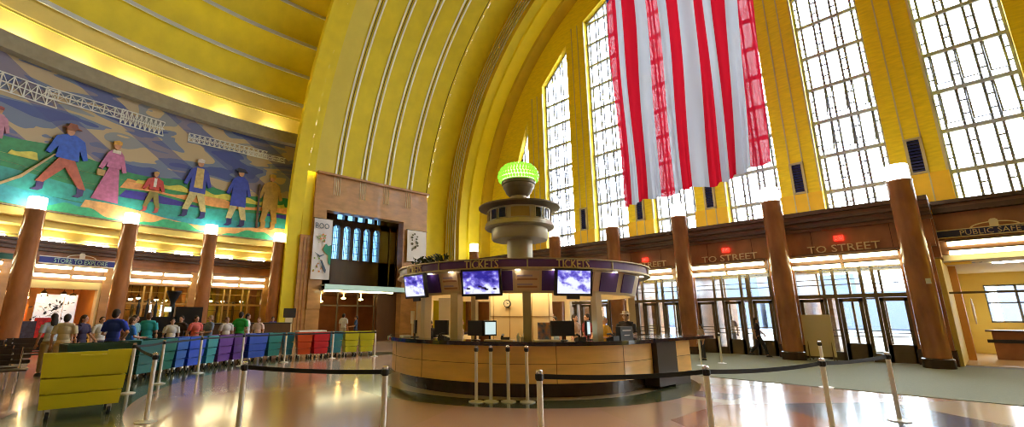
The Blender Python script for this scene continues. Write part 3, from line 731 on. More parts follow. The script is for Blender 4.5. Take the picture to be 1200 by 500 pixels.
# dark dried branches display and red goods in the store
t = thing('branch_display', 'dark branching display standing before the white poster in the store', 'display', dome(-18.1, 26.9, 0))
m = MB()
p = Vector(dome(-18.1, 26.9, 0)); m.tube([p, p + Vector((0, 0, 0.9))], 0.05, 8)
m.build('stem', M_black, t); m = MB()
for k in range(150):
    c = p + Vector((random.gauss(0, 0.12), random.gauss(0, 0.3), random.uniform(0.9, 2.3))); d = Vector((random.gauss(0, 1), random.gauss(0, 1), random.gauss(0, 0.7))).normalized() * 0.22; s2 = d.cross(Vector((0.2, 0.4, 1))).normalized() * 0.05
    m.add([c, c + d * 0.5 + s2, c + d, c + d * 0.5 - s2], [(0, 1, 2, 3)])
m.build('leaves', M_black, t)
for k, (t_, z_, w_, h_, c, lab) in enumerate([(-18.9, 1.0, 0.5, 0.5, (0.6, 0.02, 0.03), 'red box of goods left of the white poster'), (-21.4, 0.9, 0.5, 0.5, (0.5, 0.35, 0.15), 'tan bundle on the low shelf at the store left'), (-20.1, 1.0, 0.6, 0.35, (0.05, 0.06, 0.12), 'dark goods stacked on the store shelf'), (-16.1, 0.6, 0.5, 0.6, (0.55, 0.06, 0.03), 'red goods below the narrow white poster'), (-17.5, 0.3, 0.7, 0.9, (0.25, 0.35, 0.50), 'pale blue display box in front of the white poster')]):
    m = MB(); da = math.degrees(w_ / 2 / 26.6); m.sector(dome, 26.3, 26.6, t_ - da, t_ + da, 0, z_ + h_, 2); tag(m.build('goods_display', mat('goods_%d' % k, c, 0.6, var=0.5, scale=9)), lab, 'display')
# shelf units with boxes in the bays
for k, (ta, tb, lab) in enumerate([(-12.6, -10.4, 'left lit wooden shelf unit in the glazed bay behind the food stand'), (-9.8, -7.4, 'right lit wooden shelf unit in the glazed bay behind the food stand'), (-4.0, -1.6, 'left wooden shelf unit in the bay below the right end of the mural'), (-1.0, 1.4, 'right wooden shelf unit in the bay below the right end of the mural'), (-21.9, -20.2, 'low shelf unit at the left of the store')]):
    tt = thing('shelf_unit', lab, 'shelf', dome((ta + tb) / 2, 28.4, 0))
    m = MB()
    for z in ((0.1, 0.7, 1.3, 1.9, 2.4) if k < 4 else (0.1, 0.6, 1.0)): m.sector(dome, 28.2, 28.6, ta, tb, z, z + 0.04, 4)
    m.build('shelf_board', M_dkwood, tt)
    m = MB()
    for t_ in (ta, (ta + tb) / 2, tb): m.sector(dome, 28.2, 28.6, t_ - 0.05, t_ + 0.05, 0, 2.5 if k < 4 else 1.05, 1)
    m.build('side_panel', M_dkwood, tt)

# ================================================================== mural
def mural_sky():
    m = bpy.data.materials.new('mosaic_sky'); m.use_nodes = True; nt = m.node_tree; N = nt.nodes; L = nt.links
    b = N['Principled BSDF']; b.inputs['Roughness'].default_value = 0.45
    uv = N.new('ShaderNodeUVMap'); sep = N.new('ShaderNodeSeparateXYZ'); L.new(uv.outputs[0], sep.inputs[0])
    nz = N.new('ShaderNodeTexNoise'); nz.inputs['Scale'].default_value = 0.55; nz.inputs['Detail'].default_value = 2.5; nz.inputs['Distortion'].default_value = 0.6
    mp = N.new('ShaderNodeMapping'); mp.inputs['Scale'].default_value = (0.45, 1.5, 1); L.new(uv.outputs[0], mp.inputs[0]); L.new(mp.outputs[0], nz.inputs['Vector'])
    cr = N.new('ShaderNodeValToRGB'); cr.color_ramp.interpolation = 'CONSTANT'; L.new(nz.outputs['Fac'], cr.inputs[0])
    st = [(0, (0.05, 0.08, 0.26)), (0.40, (0.14, 0.18, 0.28)), (0.48, (0.42, 0.33, 0.19)), (0.60, (0.22, 0.24, 0.25)), (0.68, (0.50, 0.37, 0.20))]
    while len(cr.color_ramp.elements) < len(st): cr.color_ramp.elements.new(0.5)
    for e, (p, c) in zip(cr.color_ramp.elements, st): e.position = p; e.color = (*c, 1)
    # slanting beams: u + 1.6 v
    ad = N.new('ShaderNodeMath'); ad.operation = 'MULTIPLY_ADD'; ad.inputs[1].default_value = 1.5; L.new(sep.outputs[1], ad.inputs[0]); L.new(sep.outputs[0], ad.inputs[2])
    md = N.new('ShaderNodeMath'); md.operation = 'PINGPONG'; md.inputs[1].default_value = 1.9; L.new(ad.outputs[0], md.inputs[0])
    gt = N.new('ShaderNodeMath'); gt.operation = 'GREATER_THAN'; gt.inputs[1].default_value = 1.15; L.new(md.outputs[0], gt.inputs[0])
    mul = N.new('ShaderNodeMath'); mul.operation = 'MULTIPLY'; mul.inputs[1].default_value = 0.62; L.new(gt.outputs[0], mul.inputs[0])
    mx = N.new('ShaderNodeMix'); mx.data_type = 'RGBA'; L.new(mul.outputs[0], mx.inputs[0]); L.new(cr.outputs[0], mx.inputs[6]); mx.inputs[7].default_value = (0.045, 0.06, 0.24, 1)
    L.new(mx.outputs[2], b.inputs['Base Color']); return m
mural = thing('wall_mural', 'long curved mosaic mural with costumed figures under a striped blue and tan sky', 'mural', dome(-12, 24, 6))
MT0, MT1 = -60, 3.9
m = MB(); n = 80; vs = []; fs = []
for k in range(n + 1):
    t_ = MT0 + (MT1 - MT0) * k / n; vs += [dome(t_, 24.0, 6.0), dome(t_, 24.0, 12.25)]
for k in range(n): fs.append((2 * k, 2 * k + 2, 2 * k + 3, 2 * k + 1))
m.add(vs, fs); me = m.mesh('sky_panel', mural_sky())
uvl = me.uv_layers.new(name='uv')
for lp in me.loops:
    v = me.vertices[lp.vertex_index].co
    t_ = math.degrees(math.atan2(v.y - DY, -(v.x - DX))); uvl.data[lp.index].uv = (t_ * 0.419, v.z)
link('sky_panel', me, mural)
mb = MB(); mb.sector(dome, 24.02, 24.3, T0, T1, 5.95, 12.3, 90); struct(mb.build('wall_west_upper', M_conc))
def strip(name, f0, f1, r, col, n=110, t0=MT0, t1=MT1):
    m = MB(); vs = []; fs = []
    for k in range(n + 1):
        t_ = t0 + (t1 - t0) * k / n; a = f0(t_); b = max(a + 0.001, f1(t_))
        vs += [dome(t_, r, a), dome(t_, r, b), dome(t_, r + 0.02, a), dome(t_, r + 0.02, b)]
    for k in range(n):
        q = 4 * k; fs += [(q, q + 4, q + 5, q + 1), (q + 1, q + 5, q + 7, q + 3), (q, q + 2, q + 6, q + 4)]
    m.add(vs, fs); m.build(name, mat('mosaic_' + name, tuple(c * 1.25 for c in col), 0.45, var=0.25, scale=5), mural)
s_ = lambda t, f, p=0: sin(R_(t) * f + p)
strip('far_hills', lambda t: 6.0, lambda t: 8.55 + 0.12 * s_(t, 30) + (0.25 if t < -22 else 0), 23.985, (0.02, 0.19, 0.06))
strip('orange_fields', lambda t: 7.6 + 0.1 * s_(t, 25, 1), lambda t: 7.95 + 0.18 * s_(t, 40) if t > -16 else 7.0, 23.975, (0.55, 0.25, 0.07))
strip('blue_river', lambda t: 7.1 + 0.1 * s_(t, 20), lambda t: (7.45 + 0.15 * s_(t, 22, 0.5)) if t > -16 else 7.0, 23.97, (0.03, 0.02, 0.22))
strip('teal_water', lambda t: 6.5 + 0.1 * s_(t, 12), lambda t: 7.3 + 0.15 * s_(t, 14, 2), 23.965, (0.02, 0.24, 0.20))
strip('light_teal', lambda t: 6.0, lambda t: 6.75 + 0.25 * s_(t, 9, 1), 23.96, (0.02, 0.22, 0.25))
strip('orange_ground', lambda t: 6.0, lambda t: 6.55 + 0.2 * s_(t, 17, 0.6) if t > -19.5 else 6.0, 23.955, (0.52, 0.28, 0.09))
strip('bushes', lambda t: 6.0, lambda t: 6.2 + 0.22 * s_(t, 37, 2) + 0.05 * s_(t, 150), 23.95, (0.03, 0.30, 0.13), n=300)
strip('yellow_bushes', lambda t: 8.0, lambda t: 8.25 + 0.08 * s_(t, 130) if (-15 < t < 3 or -26 < t < -24) else 8.0, 23.95, (0.45, 0.42, 0.05), n=300)
# pale bridge and engine like lattices in the sky
def P2(tc, u, v, r): return dome(tc + math.degrees(u / 24), r, v)
def lattice(name, tc, zc, L_, h, nn, slope=0.0):
    m = MB()
    def bar(u0, v0, u1, v1, wd=0.024):
        d = Vector((u1 - u0, v1 - v0)).normalized(); nx, ny = -d.y * wd, d.x * wd
        q = [(u0 + nx, v0 + ny), (u1 + nx, v1 + ny), (u1 - nx, v1 - ny), (u0 - nx, v0 - ny)]
        m.prism(q, lambda u, v, dd: P2(tc, u, zc + v, dd), 23.96, 23.98)
    for v in (0, h, h * 0.5): bar(-L_ / 2, v + slope * -L_ / 2, L_ / 2, v + slope * L_ / 2)
    for k in range(nn):
        u0 = -L_ / 2 + L_ * k / nn; u1 = u0 + L_ / nn
        bar(u0, slope * u0, u1, h + slope * u1, 0.014); bar(u0, h + slope * u0, u1, slope * u1, 0.014); bar(u0, slope * u0, u0, h + slope * u0, 0.025)
    m.build(name, mat('mosaic_pale', (0.62, 0.64, 0.60), 0.5), mural)
lattice('pale_lattice', -26.0, 10.5, 2.3, 0.75, 6); lattice('pale_lattice', -20.8, 10.9, 3.0, 0.5, 7, 0.05); lattice('pale_lattice', -15.3, 10.75, 1.9, 0.75, 9); lattice('pale_lattice', -5.2, 10.9, 4.2, 0.45, 16, 0.02)
lattice('pale_lattice', -0.2, 10.9, 2.2, 0.3, 6)
def figure(tc, z0, h, parts):
    """generic standing figure laid in flat mosaic pieces"""
    for pi_, (name, poly, col) in enumerate(parts):
        m = MB(); m.prism([(u * h, v * h) for u, v in poly], lambda u, v, d: P2(tc, u, z0 + v, d), 23.90 - 0.008 * pi_, 23.97); m.build(name, mat('mosaic_%s_%d' % (name, int(abs(tc * 10))), col, 0.5, var=0.25, scale=6), mural)
SK = (0.50, 0.24, 0.12)
def head(u, v, hair): return [('mural_face', [(u + 0.045 * cos(a), v + 0.06 * sin(a)) for a in [k * pi / 4 for k in range(8)]], SK), ('mural_hair', [(u - 0.05, v + 0.01), (u + 0.05, v + 0.02), (u + 0.05, v + 0.07), (u, v + 0.085), (u - 0.055, v + 0.06)], hair)]
def trousers(c, spread=0.12): return ('mural_trousers', [(-0.09, 0.5), (0.09, 0.5), (spread + 0.05, 0.12), (spread - 0.03, 0.12), (0.0, 0.38), (-spread + 0.02, 0.12), (-spread - 0.06, 0.12)], c)
def boots(c, s): return [('mural_boot', [(s_ * s - 0.045, 0.14), (s_ * s + 0.035, 0.14), (s_ * s + 0.03, 0.03), (s_ * s - 0.01, 0.0), (s_ * s - 0.09, 0.0), (s_ * s - 0.04, 0.04)], c) for s_ in (-1, 1)]
def coat(c, w0=0.13, w1=0.11, b=0.42): return ('mural_coat', [(-w0, 0.80), (-0.05, 0.86), (0.05, 0.86), (w0, 0.80), (w0 + 0.07, 0.55), (w0 + 0.02, 0.53), (w1, 0.66), (w1 + 0.01, b), (-w1 - 0.01, b), (-w1, 0.66), (-w0 - 0.03, 0.53), (-w0 - 0.08, 0.55)], c)
figure(-21.6, 6.75, 3.2, boots((0.05, 0.03, 0.12), 0.22) + [trousers((0.42, 0.10, 0.05), 0.22), coat((0.02, 0.09, 0.50), 0.16, 0.12, 0.5)] + head(-0.02, 0.90, (0.25, 0.09, 0.03)) + [('mural_hat', [(-0.12, 0.945), (0.10, 0.955), (0.05, 0.975), (0.03, 1.02), (-0.05, 1.02), (-0.06, 0.97)], (0.28, 0.08, 0.03)), ('mural_tool', [(-0.15, 0.53), (-0.13, 0.53), (-0.42, 0.12), (-0.62, -0.04), (-0.64, -0.02), (-0.44, 0.15)], (0.45, 0.32, 0.14))])
figure(-17.4, 6.6, 3.2, [('mural_dress', [(-0.05, 0.60), (0.07, 0.60), (0.13, 0.06), (-0.20, 0.08)], (0.45, 0.13, 0.26)), coat((0.48, 0.15, 0.30), 0.10, 0.08, 0.58), ('mural_basket', [(-0.19, 0.52), (-0.09, 0.52), (-0.10, 0.43), (-0.18, 0.43)], (0.48, 0.30, 0.10)), ('mural_collar', [(-0.05, 0.86), (0.05, 0.86), (0.06, 0.81), (-0.05, 0.81)], (0.65, 0.6, 0.5))] + head(0.0, 0.93, (0.60, 0.33, 0.04)))
figure(-13.1, 6.65, 2.1, boots((0.35, 0.06, 0.05), 0.12) + [trousers((0.20, 0.17, 0.03)), coat((0.45, 0.04, 0.03), 0.16, 0.1, 0.55), ('mural_shirt', [(-0.03, 0.84), (0.03, 0.84), (0.03, 0.62), (-0.03, 0.62)], (0.6, 0.6, 0.55))] + head(0.0, 0.93, (0.45, 0.28, 0.08)))
figure(-8.4, 6.7, 3.3, boots((0.02, 0.02, 0.10), 0.13) + [trousers((0.50, 0.42, 0.16)), coat((0.03, 0.05, 0.35), 0.13, 0.11, 0.42), ('mural_waistcoat', [(-0.05, 0.84), (0.06, 0.84), (0.07, 0.50), (-0.06, 0.50)], (0.52, 0.38, 0.12))] + head(0.0, 0.92, (0.55, 0.52, 0.48)))
figure(-3.3, 6.55, 3.4, boots((0.02, 0.02, 0.10), 0.10) + [trousers((0.52, 0.44, 0.20), 0.1), coat((0.025, 0.05, 0.38), 0.12, 0.11, 0.34)] + head(0.0, 0.92, (0.03, 0.03, 0.05)) + [('mural_hat', [(-0.10, 0.955), (0.10, 0.945), (0.05, 1.0), (-0.06, 1.01)], (0.02, 0.02, 0.05))])
figure(0.9, 6.6, 3.4, boots((0.35, 0.2, 0.05), 0.08) + [trousers((0.40, 0.24, 0.05), 0.09), coat((0.42, 0.26, 0.05), 0.13, 0.12, 0.35)] + head(0.0, 0.92, (0.5, 0.30, 0.05)) + [('mural_staff', [(-0.21, 0.78), (-0.19, 0.78), (-0.17, 0.0), (-0.20, 0.0)], (0.10, 0.05, 0.03))])
figure(-27.4, 7.6, 2.2, [coat((0.45, 0.20, 0.30), 0.13, 0.11, 0.42)] + head(0.0, 0.92, (0.3, 0.06, 0.05)))

# ================================================================== north entrance
XN = X0 - RB
mb = MB()
def yb(y0, y1, z0_, z1_, x0=-27.3, x1=-26.62, mi=0): mb.box(x0, x1, y0, y1, z0_, z1_, mi)
yb(9.65, 10.3, 0, 6.35, -27.3, -26.66)
yb(9.7, 10.35, 6.35, 10.6, -27.3, -26.78, 2)
yb(10.3, 11.12, 0, 10.35); yb(11.12, 16.75, 8.05, 10.35); yb(16.75, 18.75, 0, 10.35)
yb(10.3, 11.12, 2.0, 8.0, -26.63, -26.56)
for y in (9.85, 10.05): yb(y, y + 0.05, 0.4, 6.2, -26.67, -26.63, 1)
yb(10.3, 18.75, 10.3, 10.42, -27.3, -26.35)
mb.box(-30.4, -27.3, 10.9, 11.12, 0, 9.2, 1); mb.box(-30.4, -27.3, 18.9, 19.1, 0, 9.2, 1)
mb.box(-30.4, -27.2, 10.9, 19.1, 9.0, 9.2, 1)
struct(mb.build('wall_entrance', [M_stone2, M_stone, M_yel]))
# silver inlay lines continuing on the header
mb = MB()
for yc in (11.62, 13.42, 15.2, 17.0):
    for d in (-0.15, -0.02, 0.10, 0.23): mb.box(-26.63, -26.59, yc + d, yc + d + 0.035, 9.1, 10.34)
struct(mb.build('trim_10', mat('pale_inlay', (0.66, 0.58, 0.38), 0.5)))
# back wall with five tall arched windows, as a wall with openings
mb = MB(); wy = [13.12 + 0.79 * k for k in range(5)]; wwid = 0.52
def xw(u, v, d): return (d, u, v)
mb.box(-30.4, -30.0, 10.9, wy[0], 3.2, 9.1); mb.box(-30.4, -30.0, wy[4] + wwid, 19.1, 3.2, 9.1)
mb.box(-30.4, -30.0, 10.9, 19.1, 3.2, 5.5); mb.box(-30.4, -30.0, 10.9, 19.1, 7.9, 8.35); mb.box(-30.4, -30.0, 10.9, 19.1, 8.8, 9.1)
for a, b in zip(wy, wy[1:]): mb.box(-30.4, -30.0, a + wwid, b, 5.4, 8.0)
for y in wy:
    mb.prism([(y, 7.9), (y, 7.72), (y + 0.12, 7.9)], xw, -30.4, -30.0); mb.prism([(y + wwid, 7.9), (y + wwid - 0.12, 7.9), (y + wwid, 7.72)], xw, -30.4, -30.0)
k = 10.95
while k < 18.9: mb.box(-30.4, -30.0, k + 0.55, k + 0.8, 8.3, 8.85); k += 0.8
for y in (12.0, 17.6, 18.2): mb.box(-30.02, -29.9, y, y + 0.1, 3.4, 8.2)
struct(mb.build('wall_gallery', M_dkwood))
o = bpy.data.objects.new('window_23', None); COL.objects.link(o); o.location = (-30.2, 15, 5.5); struct(o)
m = MB()
for y in wy:
    for f in (0.33, 0.66): m.box(-30.22, -30.18, y + wwid * f - 0.012, y + wwid * f + 0.012, 5.5, 7.9)
    for z in (6.0, 6.5, 7.0, 7.5): m.box(-30.22, -30.18, y, y + wwid, z, z + 0.025)
m.build('glazing_bars', M_mull2, o)
m = MB(); m.box(-30.21, -30.20, 10.9, 19.0, 5.5, 8.8); m.build('pane', G_blue, o)
# lobby below the canopy
mb = MB()
mb.box(-33.5, -27.2, 10.9, 19.1, 3.1, 3.25, 0); mb.box(-33.6, -33.4, 10.9, 19.1, 0, 3.2, 1); mb.box(-33.5, -27.3, 10.8, 11.0, 0, 3.2, 1); mb.box(-33.5, -27.3, 19.0, 19.2, 0, 3.2, 1)
mb.box(-27.4, -27.2, 15.3, 16.8, 0, 3.2, 0)
for y in (11.4, 12.6, 14.0, 15.2): mb.box(-27.5, -27.42, y - 0.04, y + 0.04, 0, 3.1, 2)
mb.box(-27.5, -27.42, 11.2, 15.3, 2.2, 2.28, 2)
struct(mb.build('wall_lobby', [M_dkwood, mat('lobby_brown', (0.22, 0.085, 0.03), 0.6, var=0.3, scale=1), M_bronze]))
for k, (x, y, z) in enumerate([(-30, 12.3, 2.75), (-30, 14.2, 2.8), (-29, 15.0, 2.7), (-31.5, 13.2, 2.6), (-28.6, 17.9, 2.6)]):
    m = MB(); m.ell((x, y, z), (0.16, 0.16, 0.07), 12); m.tube([(x, y, z), (x, y, 3.1)], 0.02, 5)
    tag(m.build('ceiling_lamp', mat('warm_globe', (1, 1, 1), emit=10, ecol=(1, 0.55, 0.15))), 'warm globe lamp in the brown lobby under the canopy', 'lamp', 'globe lamps in the lobby')
t = thing('entrance_canopy', 'glass edged canopy with a white light strip over the far entrance', 'canopy', (-26.6, 14, 3.0))
m = MB(); m.box(-26.7, -25.75, 11.0, 16.9, 3.36, 3.42); m.build('roof', mat('canopy_metal', (0.35, 0.40, 0.36), 0.4, 0.4), t)
m = MB(); m.box(-25.78, -25.72, 10.98, 16.9, 3.12, 3.42); m.build('glass_fascia', mat('canopy_glass', (0.30, 0.42, 0.36), 0.2, emit=0.12, ecol=(0.5, 0.75, 0.65)), t)
m = MB(); m.box(-25.95, -25.78, 11.0, 15.6, 3.0, 3.09); m.build('light_strip', M_strip, t)
m = MB(); m.box(-26.7, -25.74, 11.0, 16.9, 3.09, 3.12); m.build('soffit', M_dkwood, t)
# banners
def banner(y0, y1, z0_, z1_, x, label, kind):
    t = thing('hanging_banner', label, 'banner', (x, (y0 + y1) / 2, z0_))
    m = MB(); n = 14; vs = []; fs = []
    for k in range(n + 1):
        z = z0_ + (z1_ - z0_) * k / n
        for j in range(7):
            y = y0 + (y1 - y0) * j / 6; xx = x + 0.02 * sin(j * 1.1 + k * 0.3); vs.append((xx, y, z))
    for k in range(n):
        for j in range(6): fs.append((k * 7 + j, k * 7 + j + 1, (k + 1) * 7 + j + 1, (k + 1) * 7 + j))
    m.add(vs, fs); m.build('cloth', mat('banner_cloth', (0.72, 0.70, 0.72), 0.7), t, True)
    m = MB(); m.tube([(x - 0.01, y0 - 0.08, z1_ + 0.02), (x - 0.01, y1 + 0.08, z1_ + 0.02)], 0.025, 8)
    for y in (y0 + 0.1, y1 - 0.1): m.tube([(x, y, z1_ + 0.02), (-26.6, y, z1_ + 0.05)], 0.015, 6)
    m.build('top_rod', M_bronze, t)
    fn = lambda u, v, d: (x + 0.045 + d, u, v)
    if kind == 0:
        m = MB(); text(m, 'BOO', lambda u, v, w_: (x + 0.045 + w_, (y0 + y1) / 2 - 0.08 + u, z1_ - 0.62 + v), 0.34, 0.85, 0.01); m.build('lettering', mat('slate_ink', (0.06, 0.10, 0.16), 0.6), t)
        m = MB()
        m.prism([(y0 + 0.62, 5.55), (y0 + 0.8, 5.9), (y0 + 0.95, 5.75), (y0 + 1.14, 5.85), (y0 + 1.16, 4.6), (y0 + 1.0, 4.75), (y0 + 0.98, 5.2), (y0 + 0.82, 5.3)], fn, 0, 0.01); m.build('green_patch', mat('banner_green', (0.02, 0.30, 0.17), 0.6), t)
        m = MB()
        m.prism([(y0 + 0.12, 5.35), (y0 + 0.45, 5.15), (y0 + 0.75, 5.25), (y0 + 0.72, 5.2), (y0 + 0.45, 5.05)], fn, 0, 0.012)
        m.prism([(y0 + 0.5, 4.9), (y0 + 0.62, 4.88), (y0 + 0.9, 4.3), (y0 + 0.88, 4.1), (y0 + 0.78, 4.2)], fn, 0, 0.012); m.build('dark_branch', mat('slate_ink', (0.06, 0.1, 0.16)), t)
        m = MB(); m2 = MB()
        for q in range(26):
            yy = y0 + random.uniform(0.12, 0.75); zz = random.choice([random.uniform(5.9, 6.6), random.uniform(4.1, 5.0)]); r_ = random.uniform(0.03, 0.07)
            (m if q % 2 else m2).prism([(yy + r_ * cos(a), zz + r_ * sin(a)) for a in [i * pi / 3 for i in range(6)]], fn, 0, 0.012)
        m.build('orange_leaves', mat('banner_orange', (0.65, 0.25, 0.08), 0.6), t); m2.build('green_leaves', mat('banner_lime', (0.25, 0.42, 0.12), 0.6), t)
    else:
        m = MB()
        for q in range(14):
            yy = y0 + 0.35 + random.uniform(0, 0.55); zz = z1_ - 0.25 - q * 0.09; r_ = random.uniform(0.06, 0.13)
            m.prism([(yy + r_ * cos(a), zz + 0.8 * r_ * sin(a)) for a in [i * pi / 3 for i in range(6)]], fn, 0, 0.01)
        m.build('grey_drawing', mat('banner_grey', (0.12, 0.11, 0.08), 0.7), t)
banner(10.34, 11.5, 3.72, 7.42, -26.45, 'tall white banner with BOO lettering and a green patch on the stone pier', 0)
banner(17.0, 18.6, 5.3, 7.52, -26.45, 'white banner with a grey drawing, half hidden by the booth canopy', 1)

# ================================================================== flag
def flag():
    import bisect
    YF = 16.0
    top = [-9.40, -8.79, -8.47, -7.98, -7.51, -7.03, -6.57, -6.15, -5.68, -5.30, -4.97, -4.49, -4.13, -3.72]
    top = [-9.40 + (t_ + 9.40) for t_ in top]
    bot = [-9.17, -8.80, -8.45, -8.05, -7.58, -7.15, -6.72, -6.32, -5.84, -5.42, -5.15, -4.90, -4.50, -4.00]
    zb = [5.85, 5.86, 5.88, 5.92, 5.94, 5.97, 6.01, 6.00, 5.92, 6.02, 6.02, 6.10, 6.26, 6.42]
    ztop = 21.4; zcan = 15.28
    mats = [cloth_mat('flag_red', (0.50, 0.010, 0.025), 0.36), cloth_mat('flag_white', (0.44, 0.47, 0.54), 0.36), cloth_mat('flag_blue', (0.02, 0.03, 0.20), 0.3), sheer(cloth_mat('flag_red_sheer', (0.50, 0.010, 0.03), 0.36), 0.010), sheer(cloth_mat('flag_white_sheer', (0.40, 0.43, 0.50), 0.36), 0.005)]
    ph = {0: 0.0}
    nz = 60; sub = 5
    m = MB(); vs = []; fs = []; mi = []
    cols = 13 * sub + 1
    for k in range(nz + 1):
        f = k / nz
        for c in range(cols):
            i = min(c // sub, 12); g = (c - i * sub) / sub
            xb_ = bot[i] + (bot[i + 1] - bot[i]) * g; xt = top[i] + (top[i + 1] - top[i]) * g
            zb_ = zb[i] + (zb[i + 1] - zb[i]) * g
            z = zb_ + (ztop - zb_) * f
            s = min(1.0, (z - 5.9) / (13.5 - 5.9))
            x = xb_ + (xt - xb_) * s
            u = (i + g)
            y = YF + 0.16 * sin(u * 1.5 + z * 0.12) + 0.08 * sin(u * 3.9 + 1 + z * 0.05) + 0.05 * sin(z * 0.9 + u * 0.6) + (0.10 * sin(u * 6.2) * max(0, 1 - (z - 6) / 5))
            vs.append((x, y, z))
    for k in range(nz):
        for c in range(cols - 1):
            fs.append((k * cols + c, k * cols + c + 1, (k + 1) * cols + c + 1, (k + 1) * cols + c))
            i = c // sub; zc = vs[k * cols + c][2]
            mi.append(2 if (zc > zcan - 0.05 and i < 7) else ((i % 2) + (3 if i in (0, 4, 5, 12) else 0)))
    m.v = vs; m.f = fs; m.mi = mi
    t = thing('flag', 'huge American flag hung vertically in front of the tall windows', 'flag', (-6.6, YF, 6))
    m.build('flag_cloth', mats, t, True, fix=False)
    m = MB(); m.tube([(-9.7, YF, ztop + 0.03), (-3.5, YF, ztop + 0.03)], 0.06, 10); m.build('top_pole', M_metal, t)
    m = MB()
    for x in (-9.2, -6.6, -4.0): m.tube([(x, YF, ztop), (x, YF, Z0 + math.sqrt(RB ** 2 - (x - X0) ** 2) - 0.02)], 0.015, 5)
    m.build('cable', M_metal, t)
    # stars, five pointed, in the union
    m = MB(); rr = 0.13
    for a in range(9):
        for b in range(6 if a % 2 == 0 else 5):
            cx = -9.0 + (b + (0.5 if a % 2 else 0)) * 0.56; cz = zcan + 0.5 + a * 0.6
            pts = [(cx + (rr if q % 2 == 0 else rr * 0.4) * cos(pi / 2 + q * pi / 5), cz + (rr if q % 2 == 0 else rr * 0.4) * sin(pi / 2 + q * pi / 5)) for q in range(10)]
            m.prism(pts, xz, YF - 0.31, YF - 0.30)
    m.build('stars', mats[1], t)
flag()

# ================================================================== ticket booth
KX, KY = -8.66, 9.34; KB = -48.1
def K(a, r, z): th = R_(KB + a); return (KX + r * cos(th), KY + r * sin(th), z)
booth = thing('ticket_booth', 'round ticket booth with wooden counter, purple TICKETS canopy and grey tower', 'booth', (KX, KY, 0))
m = MB(); m.sector(K, 3.32, 3.46, -150, 59.3, 0.28, 1.0, 70); m.build('counter_front', M_wood, booth)
m = MB(); m.sector(K, 3.45, 3.464, -150, 59.3, 0.635, 0.645, 70)
for a in (-95, -60, -38, -14.2, 12, 38): m.sector(K, 3.45, 3.464, a - 0.1, a + 0.1, 0.28, 1.0, 1)
m.build('panel_seam', M_woodl, booth)
m = MB(); m.sector(K, 2.9, 3.60, -150, 59.3, 0.99, 1.07, 70); m.build('countertop', M_top, booth)
m = MB(); m.sector(K, 3.0, 3.25, -150, 59.3, 0, 0.28, 70); m.build('kick_base', M_dkstone, booth)
m = MB(); m.sector(K, 2.9, 2.96, -150, 59.3, 0.28, 0.99, 70); m.build('inner_panel', M_cream, booth)
# wing running towards the doors
m = MB(); m.box(-6.2, -5.16, 10.82, 11.62, 0.28, 1.0); m.build('wing_front', M_wood, booth)
m = MB(); m.box(-5.165, -5.15, 10.83, 11.61, 0.635, 0.645); m.build('panel_seam', M_woodl, booth)
m = MB(); m.box(-6.2, -5.12, 9.9, 10.82, 0.05, 1.0); m.box(-6.2, -5.2, 10.8, 11.6, 0, 0.28); m.build('wing_door', mat('dark_brown_panel', (0.035, 0.022, 0.02), 0.3), booth)
m = MB(); m.box(-6.25, -5.06, 9.75, 12.9, 1.0, 1.07); m.box(-8.4, -6.25, 12.35, 12.9, 1.0, 1.07); m.box(-8.3, -6.3, 12.45, 12.8, 0, 1.0); m.build('wing_top', M_top, booth)
# posts
for a, r, w_, mm in [(-55.7, 3.0, 0.05, M_cream), (-47.8, 3.0, 0.09, M_cream), (-28.2, 2.95, 0.10, M_cream), (-21.8, 2.7, 0.06, M_offw), (3.2, 3.0, 0.085, mat('olive_grey_post', (0.33, 0.28, 0.16), 0.5)), (33.9, 3.0, 0.08, M_cream), (95, 3, 0.09, M_cream), (150, 3, 0.09, M_cream), (-110, 3, 0.09, M_cream), (-160, 3, 0.09, M_cream)]:
    p = K(a, r, 0); M_ = Matrix.Translation(p) @ Matrix.Rotation(R_(KB + a), 4, 'Z')
    m = MB(); m.box(-w_, w_, -w_, w_, 1.07 if -150 < a < 59 else 0, 2.06, M=M_); m.build('post', mm, booth)
# core
m = MB(); m.lathe([(0.85, 0), (0.85, 2.52)], KX, KY, 40); m.build('core_wall', mat('core_cream', (0.72, 0.55, 0.28), 0.45), booth, True)
m = MB(); m.lathe([(0.862, 1.54), (0.862, 1.56)], KX, KY, 40)
for a in (-60, -20, 20, 60, 100, 140, 180, 220): m.sector(K, 0.85, 0.862, a - 0.3, a + 0.3, 0.1, 2.4, 1)
m.build('core_seam', M_woodl, booth)
# header with menus and purple panels, tilted outward
def band(a0, a1, r0, r1, z0_, z1_, th, mm, nm, n=6):
    m = MB(); vs = []; fs = []
    for k in range(n + 1):
        a = a0 + (a1 - a0) * k / n; vs += [K(a, r0, z0_), K(a, r1, z1_), K(a, r1 - th, z1_), K(a, r0 - th, z0_)]
    for k in range(n):
        for j in range(4): fs.append((4 * k + j, 4 * k + 4 + j, 4 * k + 4 + (j + 1) % 4, 4 * k + (j + 1) % 4))
    fs += [(0, 1, 2, 3), (4 * n + 3, 4 * n + 2, 4 * n + 1, 4 * n)]
    m.add(vs, fs); return m.build(nm, mm, booth)
band(-180, 180, 3.0, 3.12, 2.04, 2.52, 0.12, M_cream, 'header', 90)
for a0, a1 in [(-62, -36), (-24.3, -2.2), (9.3, 31), (35.5, 46), (50, 62), (80, 100), (-85, -72)]:
    band(a0, a1, 3.03, 3.145, 2.09, 2.50, 0.02, M_purple, 'purple_panel')
